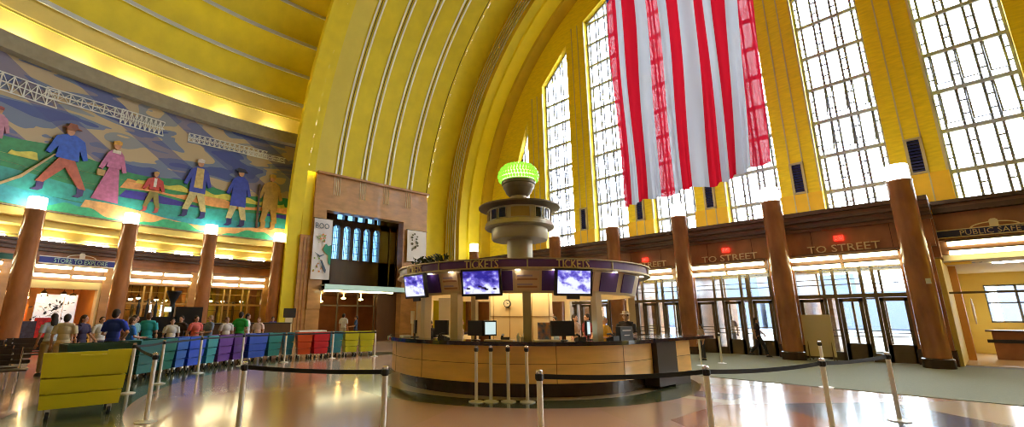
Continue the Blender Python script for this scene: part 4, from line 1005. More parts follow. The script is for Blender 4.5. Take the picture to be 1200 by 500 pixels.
for a0, a1 in [(-34.2, -25.6), (-1.2, 8.2), (31.8, 34.8)]:
    band(a0, a1, 3.03, 3.145, 2.10, 2.49, 0.02, mat('menu_cream', (0.68, 0.50, 0.30), 0.5), 'menu_board')
    if a1 - a0 > 5:
        for z0_, cc in ((2.38, 1), (2.31, 0), (2.2, 1), (2.15, 0)):
            band(a0 + 0.8, a1 - (2.6 if cc else 0.8), 3.05 + (z0_ - 2.09) * 0.24, 3.055 + (z0_ + 0.035 - 2.09) * 0.24, z0_, z0_ + 0.035, 0.01, mat('menu_line_%d' % cc, ((0.42, 0.34, 0.42), (0.42, 0.20, 0.11))[1 - cc], 0.6), 'menu_line')
        band(a1 - 2.2, a1 - 0.9, 3.07, 3.10, 2.29, 2.37, 0.01, mat('menu_dark_red', (0.22, 0.03, 0.08)), 'menu_logo')
# canopy
m = MB(); m.sector(K, 0.6, 3.38, -180, 180, 2.52, 2.56, 90); m.build('canopy_soffit', M_cream, booth)
m = MB(); m.sector(K, 0.6, 3.3, -180, 180, 2.68, 2.72, 90); m.build('canopy_roof', M_towd, booth)
m = MB(); m.sector(K, 3.28, 3.34, -180, 180, 2.55, 2.72, 120); m.build('canopy_fascia', mat('fascia_purple', (0.13, 0.05, 0.27), 0.4), booth)
for z0_, r_ in ((2.515, 3.40), (2.725, 3.40)):
    m = MB(); m.sector(K, 3.26, r_, -180, 180, z0_, z0_ + 0.022, 120); m.build('canopy_rim', mat('rim_gold', (0.50, 0.42, 0.28), 0.35, 0.5), booth)
for a0, wd, nm in [(-13.4, 0.76, 'TICKETS'), (20.2, 0.74, 'TICKETS'), (-48.5, 0.74, 'TICKETS'), (75, 0.74, 'TICKETS')]:
    m = MB(); text(m, nm, lambda u, v, w__: K(a0 + math.degrees(u / 3.35), 3.36 + w__, 2.545 + v), 0.175, wd, 0.03); m.build('lettering', M_letter, booth)
for a in (37.6, -32, 3.5):
    m = MB(); m.sector(K, 3.3, 3.36, a - 0.25, a + 0.25, 2.55, 2.72, 1); m.build('rim_divider', mat('rim_gold', (0.5, 0.42, 0.28)), booth)
# small downlights in the soffit
for a in (-40, -28, -14, 0, 14, 28, 42, 70, -70):
    p = K(a, 3.2, 2.51); m = MB(); m.lathe([(0.05, 2.505), (0.05, 2.52)], p[0], p[1], 12); m.build('downlight', M_lamp, booth)
m = MB(); m.lathe([(1.15, 2.44), (1.28, 2.44), (1.28, 2.50), (1.15, 2.50)], KX, KY, 48, closed=True); m.build('ring_lamp', mat('booth_glow', (1, 1, 1), emit=7, ecol=(1, 0.85, 0.55)), booth)
# tower
m = MB(); m.lathe([(0.36, 2.6), (0.36, 3.7)], KX, KY, 40); m.build('tower_shaft', M_towr, booth, True)
m = MB(); m.lathe([(0.37, 2.72), (0.42, 2.72), (0.42, 2.80), (0.37, 2.8)], KX, KY, 40, closed=True); m.build('shaft_collar', M_towr, booth)
m = MB(); m.lathe([(0.36, 3.66), (0.77, 3.66), (0.80, 3.70), (0.80, 3.98), (0.36, 3.98)], KX, KY, 48); m.build('lower_drum', M_towr, booth, True)
m = MB(); m.lathe([(0.36, 3.98), (0.96, 3.98), (1.0, 4.02), (0.97, 4.14), (0.36, 4.14)], KX, KY, 48); m.build('drum_skirt', M_towr, booth, True)
m = MB(); m.lathe([(0.5, 4.14), (0.90, 4.14), (0.90, 4.52), (0.5, 4.52)], KX, KY, 48); m.build('observation_drum', M_towr, booth, True)
for a0, a1, nm in [(-56, -40, 1), (-36, -21, 1), (-13, 20, 0), (30, 45, 1), (49, 64, 1), (80, 96, 1), (-84, -68, 1)]:
    m = MB(); m.sector(K, 0.88, 0.915, a0, a1, 4.19, 4.46, 4); m.build('drum_window', (mat('amber_panel', (0.42, 0.28, 0.06), 0.3), mat('black_glass', (0.01, 0.01, 0.012), 0.1))[nm], booth)
    m = MB(); m.sector(K, 0.88, 0.93, a0 - 1.2, a1 + 1.2, 4.46, 4.485, 4); m.sector(K, 0.88, 0.93, a0 - 1.2, a1 + 1.2, 4.165, 4.19, 4)
    for a in (a0, a1): m.sector(K, 0.88, 0.93, a - 1.2, a, 4.18, 4.47, 1)
    m.build('drum_window_rim', M_towr, booth)
m = MB(); m.lathe([(0.3, 4.50), (0.95, 4.52), (1.17, 4.58), (1.17, 4.62), (0.95, 4.65), (0.3, 4.68)], KX, KY, 56); m.build('disc', M_towd, booth, True)
m = MB(); m.lathe([(0.25, 4.62), (0.25, 4.98)], KX, KY, 32); m.build('neck', M_towr, booth, True)
m = MB(); m.lathe([(0.22, 4.94), (0.27, 4.96), (0.36, 5.05), (0.41, 5.16), (0.42, 5.18), (0.45, 5.22), (0.46, 5.30), (0.49, 5.32), (0.505, 5.40), (0.47, 5.44)], KX, KY, 48); m.build('bowl', M_towd, booth, True)
M_green = mat('green_glass', (0.16, 0.62, 0.03), 0.15, emit=0.30, ecol=(0.30, 1.0, 0.05)); M_green2 = mat('green_glass_bright', (0.5, 0.85, 0.2), 0.15, emit=1.1, ecol=(0.6, 1.0, 0.25))
m = MB(); m.lathe([(0.40, 5.42), (0.46, 5.5), (0.47, 5.7), (0.40, 5.86), (0.22, 5.93), (0.05, 5.94)], KX, KY, 32); m.build('glass_dome', M_green2, booth, True)
for z, rr, nn in [(5.47, 0.55, 40), (5.57, 0.575, 40), (5.67, 0.555, 40), (5.77, 0.50, 36), (5.86, 0.40, 30)]:
    m = MB()
    for k in range(nn):
        a = 2 * pi * k / nn + z * 9; c = (KX + rr * cos(a), KY + rr * sin(a), z)
        m.ell(c, (0.045, 0.045, 0.055), 6)
    g = m.build('glass_beads', M_green, booth); g['kind'] = 'stuff'

# things mounted on or standing at the booth
def face(a, r, z=0): return Matrix.Translation(K(a, r, z)) @ Matrix.Rotation(R_(KB + a + 90), 4, 'Z')   # local -y = outward
def screen_mat(name, seed, split):
    m = bpy.data.materials.new(name); m.use_nodes = True; nt = m.node_tree; N = nt.nodes; L = nt.links; b = N['Principled BSDF']
    b.inputs['Base Color'].default_value = (0.01, 0.01, 0.02, 1); b.inputs['Roughness'].default_value = 0.2
    tc = N.new('ShaderNodeTexCoord'); mp = N.new('ShaderNodeMapping'); mp.inputs['Location'].default_value = (seed, seed * 2, seed); L.new(tc.outputs['Generated'], mp.inputs[0])
    nz = N.new('ShaderNodeTexNoise'); nz.inputs['Scale'].default_value = 3.5; nz.inputs['Detail'].default_value = 4; L.new(mp.outputs[0], nz.inputs['Vector'])
    sp = N.new('ShaderNodeSeparateXYZ'); L.new(tc.outputs['Generated'], sp.inputs[0])
    ad = N.new('ShaderNodeMath'); ad.operation = 'MULTIPLY_ADD'; ad.inputs[1].default_value = -split; L.new(sp.outputs[2], ad.inputs[0]); L.new(nz.outputs['Fac'], ad.inputs[2])
    cr = N.new('ShaderNodeValToRGB'); L.new(ad.outputs[0], cr.inputs[0])
    e = cr.color_ramp.elements; e[0].position = 0.12; e[0].color = (0.02, 0.015, 0.25, 1); e[1].position = 0.42; e[1].color = (0.75, 0.78, 1.0, 1)
    e = e.new(0.27); e.color = (0.16, 0.13, 0.62, 1)
    L.new(cr.outputs[0], b.inputs['Emission Color']); b.inputs['Emission Strength'].default_value = 0.34; return m
M_scr = mat('screen_figure', (0.08, 0.03, 0.2), 0.4)
def tv(a, wd, label, seed, split):
    t = thing('television', label, 'television', K(a, 3.3, 1.97), 0, 'screens on the booth header')
    M_ = face(a, 3.34, 1.97) @ Matrix.Rotation(R_(9), 4, 'X'); hh = 0.56
    m = MB(); m.box(-wd / 2, wd / 2, -0.03, 0.05, 0, hh, M=M_); m.build('casing', M_black, t)
    m = MB(); m.box(-wd / 2 + 0.045, wd / 2 - 0.045, -0.035, -0.028, 0.05, hh - 0.04, M=M_); m.build('screen', screen_mat('screen_picture_%d' % seed, seed, split), t)
    m = MB(); m.box(-0.14, 0.14, -0.02, 0.03, -0.07, 0.0, M=M_); m.build('bracket', M_black, t)
    if seed == 1:
        for (u, v, q) in [(-0.02, 0.2, 0.05), (0.06, 0.17, 0.07), (0.12, 0.14, 0.05), (-0.28, 0.16, 0.05), (0.3, 0.15, 0.05)]: m = MB(); m.ell(M_ @ Vector((u, -0.036, v)), (q, q, 0.02), 8); m.build('pictured_animal', M_scr, t)
tv(-13.1, 0.88, 'large television with bright wintry picture, middle of the booth header', 1, 0.45)
tv(19.7, 0.82, 'large television with bluish picture, right side of the booth header', 4, 0.25)
tv(-45.5, 0.92, 'television seen at a slant on the left side of the booth header', 8, 0.3)
def monitor(a, r, label, on, rz=0, wd=0.42):
    t = thing('computer_monitor', label, 'monitor', K(a, r, 1.07), 0, 'monitors on the booth counter')
    M_ = face(a, r, 1.07) @ Matrix.Rotation(R_(rz), 4, 'Z')
    m = MB(); m.box(-wd / 2, wd / 2, -0.02, 0.03, 0.09, 0.40, M=M_); m.build('casing', M_black, t)
    m = MB(); m.lathe([(0.10, 0.0), (0.10, 0.015), (0.025, 0.02), (0.02, 0.12)], 0, 0, 14); m.v = [tuple(M_ @ Vector(v)) for v in m.v]; m.build('stand', M_black, t)
    m = MB(); m.box(-wd / 2 + 0.03, wd / 2 - 0.03, 0.031 if not on else -0.026, 0.034 if not on else -0.021, 0.12, 0.37, M=M_); m.build('screen', mat('monitor_glow', (0.5, 0.6, 0.65), emit=0.25, ecol=(0.6, 0.8, 0.85)) if on else M_purple, t)
monitor(-35, 3.05, 'black computer monitor in front of the white doorway at the left of the booth', False, 10, 0.36)
monitor(-17, 3.15, 'black monitor seen from behind, left of the clock', False, -20)
monitor(-11.5, 3.1, 'narrow monitor with lit screen turned aside, left of the clock', True, 55, 0.34)
monitor(16.4, 3.15, 'largest black monitor seen from behind, under the right television', False, 5, 0.52)
monitor(29.5, 2.95, 'pale lit monitor beside the right post of the booth', True, 40, 0.3)
monitor(-55, 3.1, 'black monitor at the far left end of the booth counter', False, -15, 0.36)
t = thing('booth_sign', 'black boxy sign with white lettering at the right end of the counter', 'sign', K(44, 3.2, 1.07)); M_ = face(44, 3.25, 1.07)
m = MB(); m.box(-0.22, 0.22, -0.06, 0.06, 0, 0.27, M=M_); m.build('box', M_black, t)
m = MB(); m.box(-0.15, 0.15, -0.065, -0.06, 0.18, 0.20, M=M_); m.box(-0.1, 0.1, -0.065, -0.06, 0.08, 0.1, M=M_); m.build('white_lines', M_white, t)
t = thing('wall_clock', 'round wall clock on the cream booth core', 'clock', K(-23, 0.87, 1.85)); M_ = face(-23, 0.87, 1.88)
m = MB(); m.lathe([(0.10, 0), (0.10, 0.03)], 0, 0, 24); M2 = M_ @ Matrix.Rotation(R_(90), 4, 'X'); m.v = [tuple(M2 @ Vector(v)) for v in m.v]; m.build('clock_case', M_black, t)
m = MB(); m.lathe([(0.08, 0.03), (0.08, 0.035)], 0, 0, 24); m.v = [tuple(M2 @ Vector(v)) for v in m.v]; m.build('dial', M_offw, t)
m = MB(); m.box(-0.006, 0.006, -0.04, -0.036, 0, 0.06, M=M_); m.box(0, 0.045, -0.04, -0.036, -0.006, 0.006, M=M_); m.build('hands', M_black, t)
m = MB(); m.box(-0.22, 0.22, -0.01, 0.0, -1.07, 0.95, M=face(-58, 2.2, 1.07) @ Matrix.Rotation(R_(55), 4, 'Z')); tag(m.build('white_door_panel', mat('white_lit_panel', (0.8, 0.82, 0.8), 0.5)), 'white panel standing inside the left part of the booth', 'panel')
for a, r, h_, c, lab in [(2.0, 3.0, 0.22, M_white, 'tall white bottle on the counter left of the olive post'), (-0.5, 3.05, 0.15, M_white, 'short white bottle on the counter'), (1.0, 3.15, 0.12, M_offw, 'small cream jar on the counter')]:
    p = K(a, r, 0); m = MB(); m.lathe([(0.03, 1.07), (0.035, 1.07 + h_ * 0.6), (0.012, 1.07 + h_ * 0.75), (0.012, 1.07 + h_)], p[0], p[1], 12); tag(m.build('bottle', c, None, True), lab, 'bottle')
for a, lab in [(-31, 'dark telephone by the left monitor'), (22.8, 'dark telephone between the two right monitors'), (38, 'dark telephone right of the right post'), (-5, 'dark telephone below the clock')]:
    t = thing('telephone', lab, 'telephone', K(a, 3.2, 1.07), 0, 'telephones on the counter'); M_ = face(a, 3.2, 1.07)
    m = MB(); m.prism([(-0.1, 0), (0.1, 0), (0.1, 0.03), (-0.1, 0.08)], lambda u, v, d: tuple(M_ @ Vector((d, u, v))), -0.09, 0.09); m.build('phone_base', M_black, t)
    m = MB(); m.tube([tuple(M_ @ Vector(q)) for q in [(-0.06, -0.09, 0.09), (-0.06, 0, 0.12), (-0.06, 0.09, 0.11)]], 0.022, 8); m.build('handset', M_black, t)
for a, r, w_, c, lab in [(-7, 3.3, 0.30, M_offw, 'cream tray of papers on the counter left of the olive post'), (9.5, 3.3, 0.26, M_offw, 'cream tray of papers right of the olive post'), (-62, 3.2, 0.2, M_white, 'small white box at the left end of the counter')]:
    M_ = face(a, r, 1.07); m = MB(); m.box(-w_, w_, -0.12, 0.12, 0, 0.025, M=M_); tag(m.build('paper_tray', c), lab, 'tray')
M_ = face(11, 2.75, 1.07); m = MB(); m.box(-0.14, 0.14, -0.03, 0.03, 0.0, 0.36, M=M_)
tag(m.build('brochure_rack', mat('brochures', (0.55, 0.25, 0.12), 0.6, var=0.7, scale=12, col2=(0.1, 0.2, 0.35))), 'rack of colourful brochures right of the olive post', 'rack')
M_ = face(-67, 3.0, 1.07); m = MB(); m.box(-0.2, 0.2, -0.02, 0.02, 0.3, 0.62, M=M_); m.box(-0.02, 0.02, -0.02, 0.02, 0, 0.32, M=M_); tag(m.build('framed_notice', M_offw), 'small framed notice at the left end of the booth', 'notice')
# foliage on the canopy
t = thing('potted_plant', 'dark bushy plant standing on the left side of the booth canopy', 'plant', K(-50, 2.95, 2.75))
p = K(-47, 2.95, 0); m = MB(); m.lathe([(0.10, 2.72), (0.14, 2.86), (0.13, 2.86)], p[0], p[1], 16); m.build('pot', M_towd, t)
m = MB()
for k in range(170):
    a = random.uniform(-58, -36); rr = random.uniform(2.75, 3.15); z = 2.74 + random.uniform(0.0, 0.20); c = Vector(K(a, rr, z)); d = Vector((random.gauss(0, 1), random.gauss(0, 1), random.uniform(0.2, 1.4))).normalized() * 0.13; s2 = d.cross(Vector((random.gauss(0, 1), random.gauss(0, 1), 0.3))).normalized() * 0.03
    m.add([c, c + d * 0.5 + s2, c + d, c + d * 0.5 - s2], [(0, 1, 2, 3)])
m.build('foliage', mat('dark_foliage', (0.03, 0.045, 0.015), 0.6), t)

# ================================================================== barrier posts and belts
post0 = thing('barrier_post', 'post', 'barrier post', (0, 0, 0), 0, 'chrome belt barrier posts')
m = MB(); m.lathe([(0.145, 0), (0.145, 0.012), (0.11, 0.022), (0.04, 0.035)], n=32); m.build('base', M_metal, post0, True)
m = MB(); m.lathe([(0.032, 0.03), (0.032, 0.97)], n=20); m.build('pole', M_metal, post0, True)
m = MB(); m.lathe([(0.033, 0.90), (0.036, 0.905), (0.036, 0.965), (0.033, 0.97)], n=20); m.box(-0.045, 0.045, -0.014, 0.014, 0.912, 0.965); m.box(-0.014, 0.014, -0.045, 0.045, 0.912, 0.965); m.build('belt_head', M_black, post0, True)
m = MB(); m.lathe([(0.034, 0.972), (0.036, 0.98), (0.036, 1.0), (0.02, 1.008)], n=20); m.build('cap', M_chrome, post0, True)
PP = [(-6.28, 1.73, 'barrier post in the left foreground, at the left end of the nearer black belt'), (-4.69, 2.78, 'barrier post in front of the left end of the wooden counter'), (-3.27, 3.78, 'foreground barrier post before the middle of the counter, right of the four parked posts'),
      (-2.29, 5.51, 'foreground barrier post just right of the counter end'), (-1.66, 7.67, 'barrier post on the right, in front of the cream easel board'), (-1.25, 9.75, 'rightmost barrier post with its round base in view'),
      (-8.75, 1.10, 'left barrier post nearest the big yellow cart, base at the photo edge'), (-12.2, 1.14, 'barrier post directly behind the right edge of the big yellow cart'), (-13.4, 1.82, 'barrier post between the dark teal and green carts'), (-15.15, 2.95, 'barrier post between the bright blue and light teal carts'),
      (-16.35, 4.38, 'barrier post between the purple and blue carts'), (-16.7, 5.85, 'barrier post between the teal blue and orange carts'), (-17.05, 7.75, 'barrier post between the red and yellow carts'), (-16.75, 9.4, 'barrier post at the right end of the cart row'),
      (-6.70, 5.94, 'leftmost of the four posts parked against the counter'), (-6.53, 6.16, 'second from left of the four posts parked against the counter'), (-6.31, 6.40, 'third from left of the four posts parked against the counter'), (-6.04, 6.63, 'rightmost of the four posts parked against the counter'),
      (-6.6, 15.6, 'distant barrier post on the matting beside the counter wing'), (-6.46, 16.9, 'distant barrier post on the matting before the middle doors'), (-2.8, 13.0, 'barrier post on the matting just behind the belt, in front of the easel board')]
posts = []
for k, (x, y, l) in enumerate(PP):
    if k == 0: post0.location = (x, y, 0); post0['label'] = l; posts.append(post0)
    else: posts.append(dup(post0, (x, y, 0), 0, l))
def belt(i, j, label, sag=0.02):
    a, b = PP[i], PP[j]; d = Vector((b[0] - a[0], b[1] - a[1], 0)); L_ = d.length; d.normalize(); m = MB(); n = 12; vs = []; fs = []
    nrm = Vector((-d.y, d.x, 0)) * 0.002
    for k in range(n + 1):
        q = 0.05 + (L_ - 0.1) * k / n; z = 0.94 - sag * 4 * (k / n) * (1 - k / n)
        c = Vector((a[0], a[1], 0)) + d * q
        vs += [c + nrm + Vector((0, 0, z - 0.025)), c + nrm + Vector((0, 0, z + 0.025)), c - nrm + Vector((0, 0, z + 0.025)), c - nrm + Vector((0, 0, z - 0.025))]
    for k in range(n):
        for jj in range(4): fs.append((4 * k + jj, 4 * k + 4 + jj, 4 * k + 4 + (jj + 1) % 4, 4 * k + (jj + 1) % 4))
    m.add(vs, fs); tag(m.build('barrier_belt', M_belt), label, 'belt', 'black barrier belts')
belt(0, 1, 'black belt stretched across the left foreground, ending before the counter'); belt(2, 3, 'black belt crossing in front of the right half of the wooden counter', 0.03); belt(3, 4, 'black belt in front of the matting, right of the counter', 0.03)
belt(4, 5, 'short dark blue black belt at the right, ending at the rightmost post'); belt(7, 6, 'black belt beside the big yellow cart', 0.02); belt(7, 8, 'black belt in front of the dark teal cart')
for i, l in zip(range(8, 13), ['green and blue', 'light teal and purple', 'blue and teal', 'orange and red', 'two small yellow']): belt(i, i + 1, 'black belt running along the %s carts' % l, 0.01)

# ================================================================== recycling carts
CART = {}
def cart_mesh(wd, dp, notch):
    key = (round(wd, 2), round(dp, 2), notch)
    if key in CART: return CART[key]
    H_ = 0.95
    m = MB()
    tiers = [(0.16, 0.37, 0, 0), (0.392, 0.61, 0, 0), (0.632, H_, 0, 0)]
    for ti, (z0_, z1_, s0, s1) in enumerate(tiers):
        e0 = 0.022 * (2 - ti) + 0.018; e1 = e0 - 0.016
        a, b, c, d = wd / 2 - e0, wd / 2 - e1, dp / 2 - e0, dp / 2 - e1
        m.add([(-a, -c, z0_), (a, -c, z0_), (a, c, z0_), (-a, c, z0_), (-b, -d, z1_), (b, -d, z1_), (b, d, z1_), (-b, d, z1_)],
              [(0, 1, 5, 4), (1, 2, 6, 5), (2, 3, 7, 6), (3, 0, 4, 7)])
        m.add([(-a, -c, z0_), (a, -c, z0_), (a, c, z0_), (-a, c, z0_)], [(0, 3, 2, 1)]); m.add([(-b, -d, z1_), (b, -d, z1_), (b, d, z1_), (-b, d, z1_)], [(0, 1, 2, 3)] if ti < 2 else [])
    a, c = wd / 2 - 0.10, dp / 2 - 0.10; m.add([(sx * a, sy * c, z) for z in (0.2, 0.8) for sx, sy in ((-1, -1), (1, -1), (1, 1), (-1, 1))], [(0, 1, 5, 4), (1, 2, 6, 5), (2, 3, 7, 6), (3, 0, 4, 7)])
    a, c = wd / 2 - 0.05, dp / 2 - 0.05                      # inner skin
    m.add([(-a, -c, H_), (a, -c, H_), (a, c, H_), (-a, c, H_), (-a + .09, -c + .09, 0.2), (a - .09, -c + .09, 0.2), (a - .09, c - .09, 0.2), (-a + .09, c - .09, 0.2)],
          [(0, 1, 5, 4), (1, 2, 6, 5), (2, 3, 7, 6), (3, 0, 4, 7), (4, 5, 6, 7)])
    b, d = wd / 2, dp / 2
    r = MB(); hr = 0.04
    for sx, sy in ((0, -1), (0, 1), (-1, 0), (1, 0)):
        if sy:
            y0, y1 = (-d, -d + 0.03) if sy < 0 else (d - 0.03, d)
            if notch and sy < 0: r.box(-b, -b * 0.2, y0, y1, H_ - 0.03, H_ + 0.035); r.box(b * 0.42, b, y0, y1, H_ - 0.03, H_ + 0.07); r.box(-b, -b * 0.75, y0, y1, H_ - 0.03, H_ + 0.05); r.box(-b * 0.25, b * 0.45, y0, y1, H_ - 0.03, H_ + 0.0)
            else: r.box(-b, b, y0, y1, H_ - 0.03, H_ + 0.012)
        else:
            x0_, x1_ = (-b, -b + 0.03) if sx < 0 else (b - 0.03, b); r.box(x0_, x1_, -d + 0.03, d - 0.03, H_ - 0.03, H_ + 0.012)
    CART[key] = (m, r); return CART[key]
wheel_me = [None]
def cart(P0, P1, dp, col, label, scale=1.03, notch=False):
    p0 = Vector(P0) * scale; p1 = Vector(P1) * scale; d = p1 - p0; wd = d.length / 0.95; d.normalize()
    nrm = Vector((-d.y, d.x)); c = (p0 + p1) / 2 + nrm * dp * 0.5
    rz = math.atan2(d.y, d.x)
    t = thing('utility_cart', label, 'cart', (0, 0, 0), 0, 'plastic utility carts')
    m, r = cart_mesh(wd, dp, notch)
    mm = mat('plastic_%s' % col[0], col[1], 0.38, var=0.06, scale=2)
    b_ = MB(); b_.v = list(m.v); b_.f = list(m.f); b_.mi = list(m.mi); b_.build('tub', mm, t, fix=False)
    b_ = MB(); b_.v = list(r.v); b_.f = list(r.f); b_.mi = list(r.mi); b_.build('rim', mm, t)
    if wheel_me[0] is None:
        w_ = MB(); w_.tube([(-0.02, 0, 0.055), (0.02, 0, 0.055)], 0.055, 14); wheel_me[0] = w_.mesh('caster', M_rubber)
        w_ = MB(); w_.box(-0.03, 0.03, -0.03, 0.03, 0.12, 0.165); w_.box(-0.032, -0.024, -0.02, 0.02, 0.04, 0.13); w_.box(0.024, 0.032, -0.02, 0.02, 0.04, 0.13); wheel_me.append(w_.mesh('fork', M_metal))
    for sx in (-1, 1):
        for sy in (-1, 1):
            q = link('caster', wheel_me[0], t); q.location = (sx * wd * 0.34, sy * dp * 0.34, 0)
            link('fork', wheel_me[1], q)
    t.location = (c.x, c.y, 0); t.rotation_euler = (0, 0, rz)
    return t
C_ = dict(yellow=('yellow', (0.62, 0.55, 0.015)), dkteal=('dark_teal', (0.012, 0.12, 0.11)), green=('green', (0.015, 0.14, 0.10)), blue=('blue', (0.015, 0.10, 0.42)), bblue=('bright_blue', (0.01, 0.07, 0.55)), lteal=('light_teal', (0.05, 0.30, 0.32)),
          purple=('purple', (0.13, 0.035, 0.26)), purple2=('deep_purple', (0.09, 0.02, 0.20)), teal=('teal', (0.02, 0.22, 0.20)), tblue=('teal_blue', (0.015, 0.19, 0.34)), orange=('orange_red', (0.80, 0.11, 0.03)), red=('red', (0.62, 0.015, 0.03)), ltblue=('sea_blue', (0.03, 0.24, 0.35)), lime=('lime_yellow', (0.60, 0.62, 0.02)), dkgreen=('dark_green', (0.008, 0.045, 0.02)))
cart((-9.80, -0.18), (-9.82, 0.86), 0.75, C_['yellow'], 'large yellow cart in the left foreground', 1.0, True)
cart((-13.2, 0.1), (-13.4, 1.2), 0.8, C_['dkgreen'], 'very dark green cart half hidden behind the large yellow cart', 1.0)
rowc = [((-13.80, 1.42), (-14.40, 1.94), 'dkteal', 'dark teal cart, first in the row right of the large yellow cart'), ((-14.50, 2.02), (-14.92, 2.33), 'green', 'green cart between the dark teal and blue ones'), ((-14.95, 2.36), (-15.22, 2.66), 'blue', 'narrow blue cart right of the green one'), ((-15.24, 2.70), (-15.60, 3.16), 'bblue', 'bright blue cart left of the light teal one'),
        ((-15.66, 3.24), (-15.95, 3.56), 'lteal', 'light teal cart between the bright blue and purple ones'), ((-16.0, 3.62), (-16.38, 4.08), 'purple', 'purple cart, left one of the purple pair'), ((-16.42, 4.14), (-16.66, 4.56), 'purple2', 'deep purple cart, right one of the purple pair'), ((-16.72, 4.68), (-17.10, 5.36), 'bblue2', 'wide blue cart right of the purple pair'),
        ((-17.12, 5.42), (-17.28, 5.92), 'teal', 'teal cart right of the wide blue one'), ((-17.28, 5.98), (-17.22, 6.34), 'tblue', 'teal blue cart left of the orange one'), ((-17.1, 6.42), (-17.0, 6.92), 'orange', 'orange red cart in the middle of the row'), ((-16.98, 7.0), (-16.98, 7.58), 'red', 'red cart right of the orange one'),
        ((-17.05, 7.66), (-17.03, 8.14), 'ltblue', 'sea blue cart between the red and yellow ones'), ((-16.98, 8.22), (-16.88, 8.74), 'lime', 'left one of the two small yellow carts'), ((-16.86, 8.80), (-16.70, 9.33), 'lime', 'right one of the two small yellow carts, end of the row')]
C_['bblue2'] = ('mid_blue', (0.012, 0.06, 0.40))
for a, b, c, l in rowc: cart(a, b, 0.58, C_[c], l)

# ================================================================== benches left
M_bench = mat('dark_bench_slat', (0.03, 0.015, 0.01), 0.45)
def bench(x, y, rz, label, L_=2.0, proto=[None]):
    if proto[0] is None:
        t = thing('slatted_bench', label, 'bench', (0, 0, 0), 0, 'slatted benches at the left')
        for k in range(5): m = MB(); m.box(-L_ / 2, L_ / 2, -0.24 + k * 0.1, -0.24 + k * 0.1 + 0.075, 0.43, 0.46); m.build('slat', M_bench, t)
        for k in range(3): m = MB(); m.box(-L_ / 2, L_ / 2, 0.27, 0.295, 0.55 + k * 0.12, 0.63 + k * 0.12); m.build('back_slat', M_bench, t)
        for x_ in (-L_ / 2 + 0.15, 0, L_ / 2 - 0.15): m = MB(); m.tube([(x_, -0.22, 0), (x_, -0.2, 0.43), (x_, 0.24, 0.43), (x_, 0.28, 0.9)], 0.02, 8); m.tube([(x_, 0.24, 0.43), (x_, 0.24, 0)], 0.02, 8); m.build('leg', M_chrome, t)
        proto[0] = t
        t.location = (x, y, 0); t.rotation_euler = (0, 0, rz); return t
    return dup(proto[0], (x, y, 0), rz, label)
bl = ['nearest slatted bench with chrome legs, at the left edge', 'second slatted bench from the front at the left edge', 'third slatted bench from the front at the left edge', 'fourth slatted bench from the front at the left edge', 'fifth slatted bench from the front at the left edge', 'sixth slatted bench from the front, before the store', 'slatted bench farthest back, close to the store entrance']
for k, (x, y) in enumerate([(-14.0, -1.5), (-14.9, -1.7), (-15.8, -1.9), (-16.9, -2.2), (-18.2, -2.1), (-19.4, -1.3), (-20.9, -0.4)]): bench(x, y, R_(90), bl[k])

# dark food stand with funnel
t = thing('food_stand', 'black food stand with a funnel topped machine behind the teal shirted visitor', 'stand', (-19.5, 2.6, 0))
m = MB(); m.box(-20.5, -19.5, 1.6, 2.9, 0, 1.55); m.box(-20.5, -19.5, 2.85, 3.7, 0, 1.9); m.build('cabinet', M_black, t)
m = MB(); m.box(-20.6, -19.42, 1.5, 3.8, 1.0, 1.05); m.build('counter', M_dkwood, t)
m = MB(); m.lathe([(0.07, 2.0), (0.09, 2.1), (0.24, 2.42), (0.24, 2.46), (0.05, 2.46)], -19.7, 2.75, 20); m.lathe([(0.08, 1.5), (0.08, 2.0)], -19.7, 2.75, 12); m.build('funnel', M_black, t)
for y in (1.75, 2.0, 2.25): m = MB(); m.lathe([(0.05, 1.55), (0.05, 1.9), (0.02, 2.0), (0.02, 2.15)], -19.6, y, 10); m.build('canister', M_black, t)
m = MB(); m.box(-19.5, -19.47, 2.5, 2.7, 1.72, 1.88); m.build('lit_panel', mat('pale_lit', (0.6, 0.7, 0.6), emit=0.7, ecol=(0.7, 0.9, 0.8)), t)
for k, (x, y, w_, lab) in enumerate([(-21.3, 4.9, 1.6, 'low dark service counter behind the visitors, left part'), (-22.0, 6.9, 1.7, 'low dark service counter behind the visitors, right part')]):
    t = thing('service_counter', lab, 'counter', (x, y, 0)); m = MB(); m.box(x - 0.3, x + 0.3, y - w_ / 2, y + w_ / 2, 0, 1.25); m.build('body', M_dkwood, t)
    m = MB(); m.box(x - 0.35, x + 0.35, y - w_ / 2 - 0.03, y + w_ / 2 + 0.03, 1.25, 1.29); m.build('top', M_black, t)
t = thing('folding_table', 'table with a white cloth top right of the visitors', 'table', (-21.5, 8.6, 0)); m = MB(); m.box(-21.8, -21.2, 8.0, 9.3, 0.86, 0.92); m.build('table_top', M_white, t)
for y in (8.1, 9.2):
    for x in (-21.75, -21.25): m = MB(); m.tube([(x, y, 0), (x, y, 0.86)], 0.018, 6); m.build('leg', M_metal, t)
t = thing('notice_stand', 'small cream notice on a dark wall panel near the right mural column', 'notice', (-25.9, 9.1, 1.2)); m = MB(); m.box(-26.0, -25.95, 8.95, 9.35, 0, 1.5); m.build('panel', M_offw, t); m = MB(); m.box(-26.02, -25.94, 8.85, 9.5, 1.5, 2.0); m.build('dark_head', M_black, t)

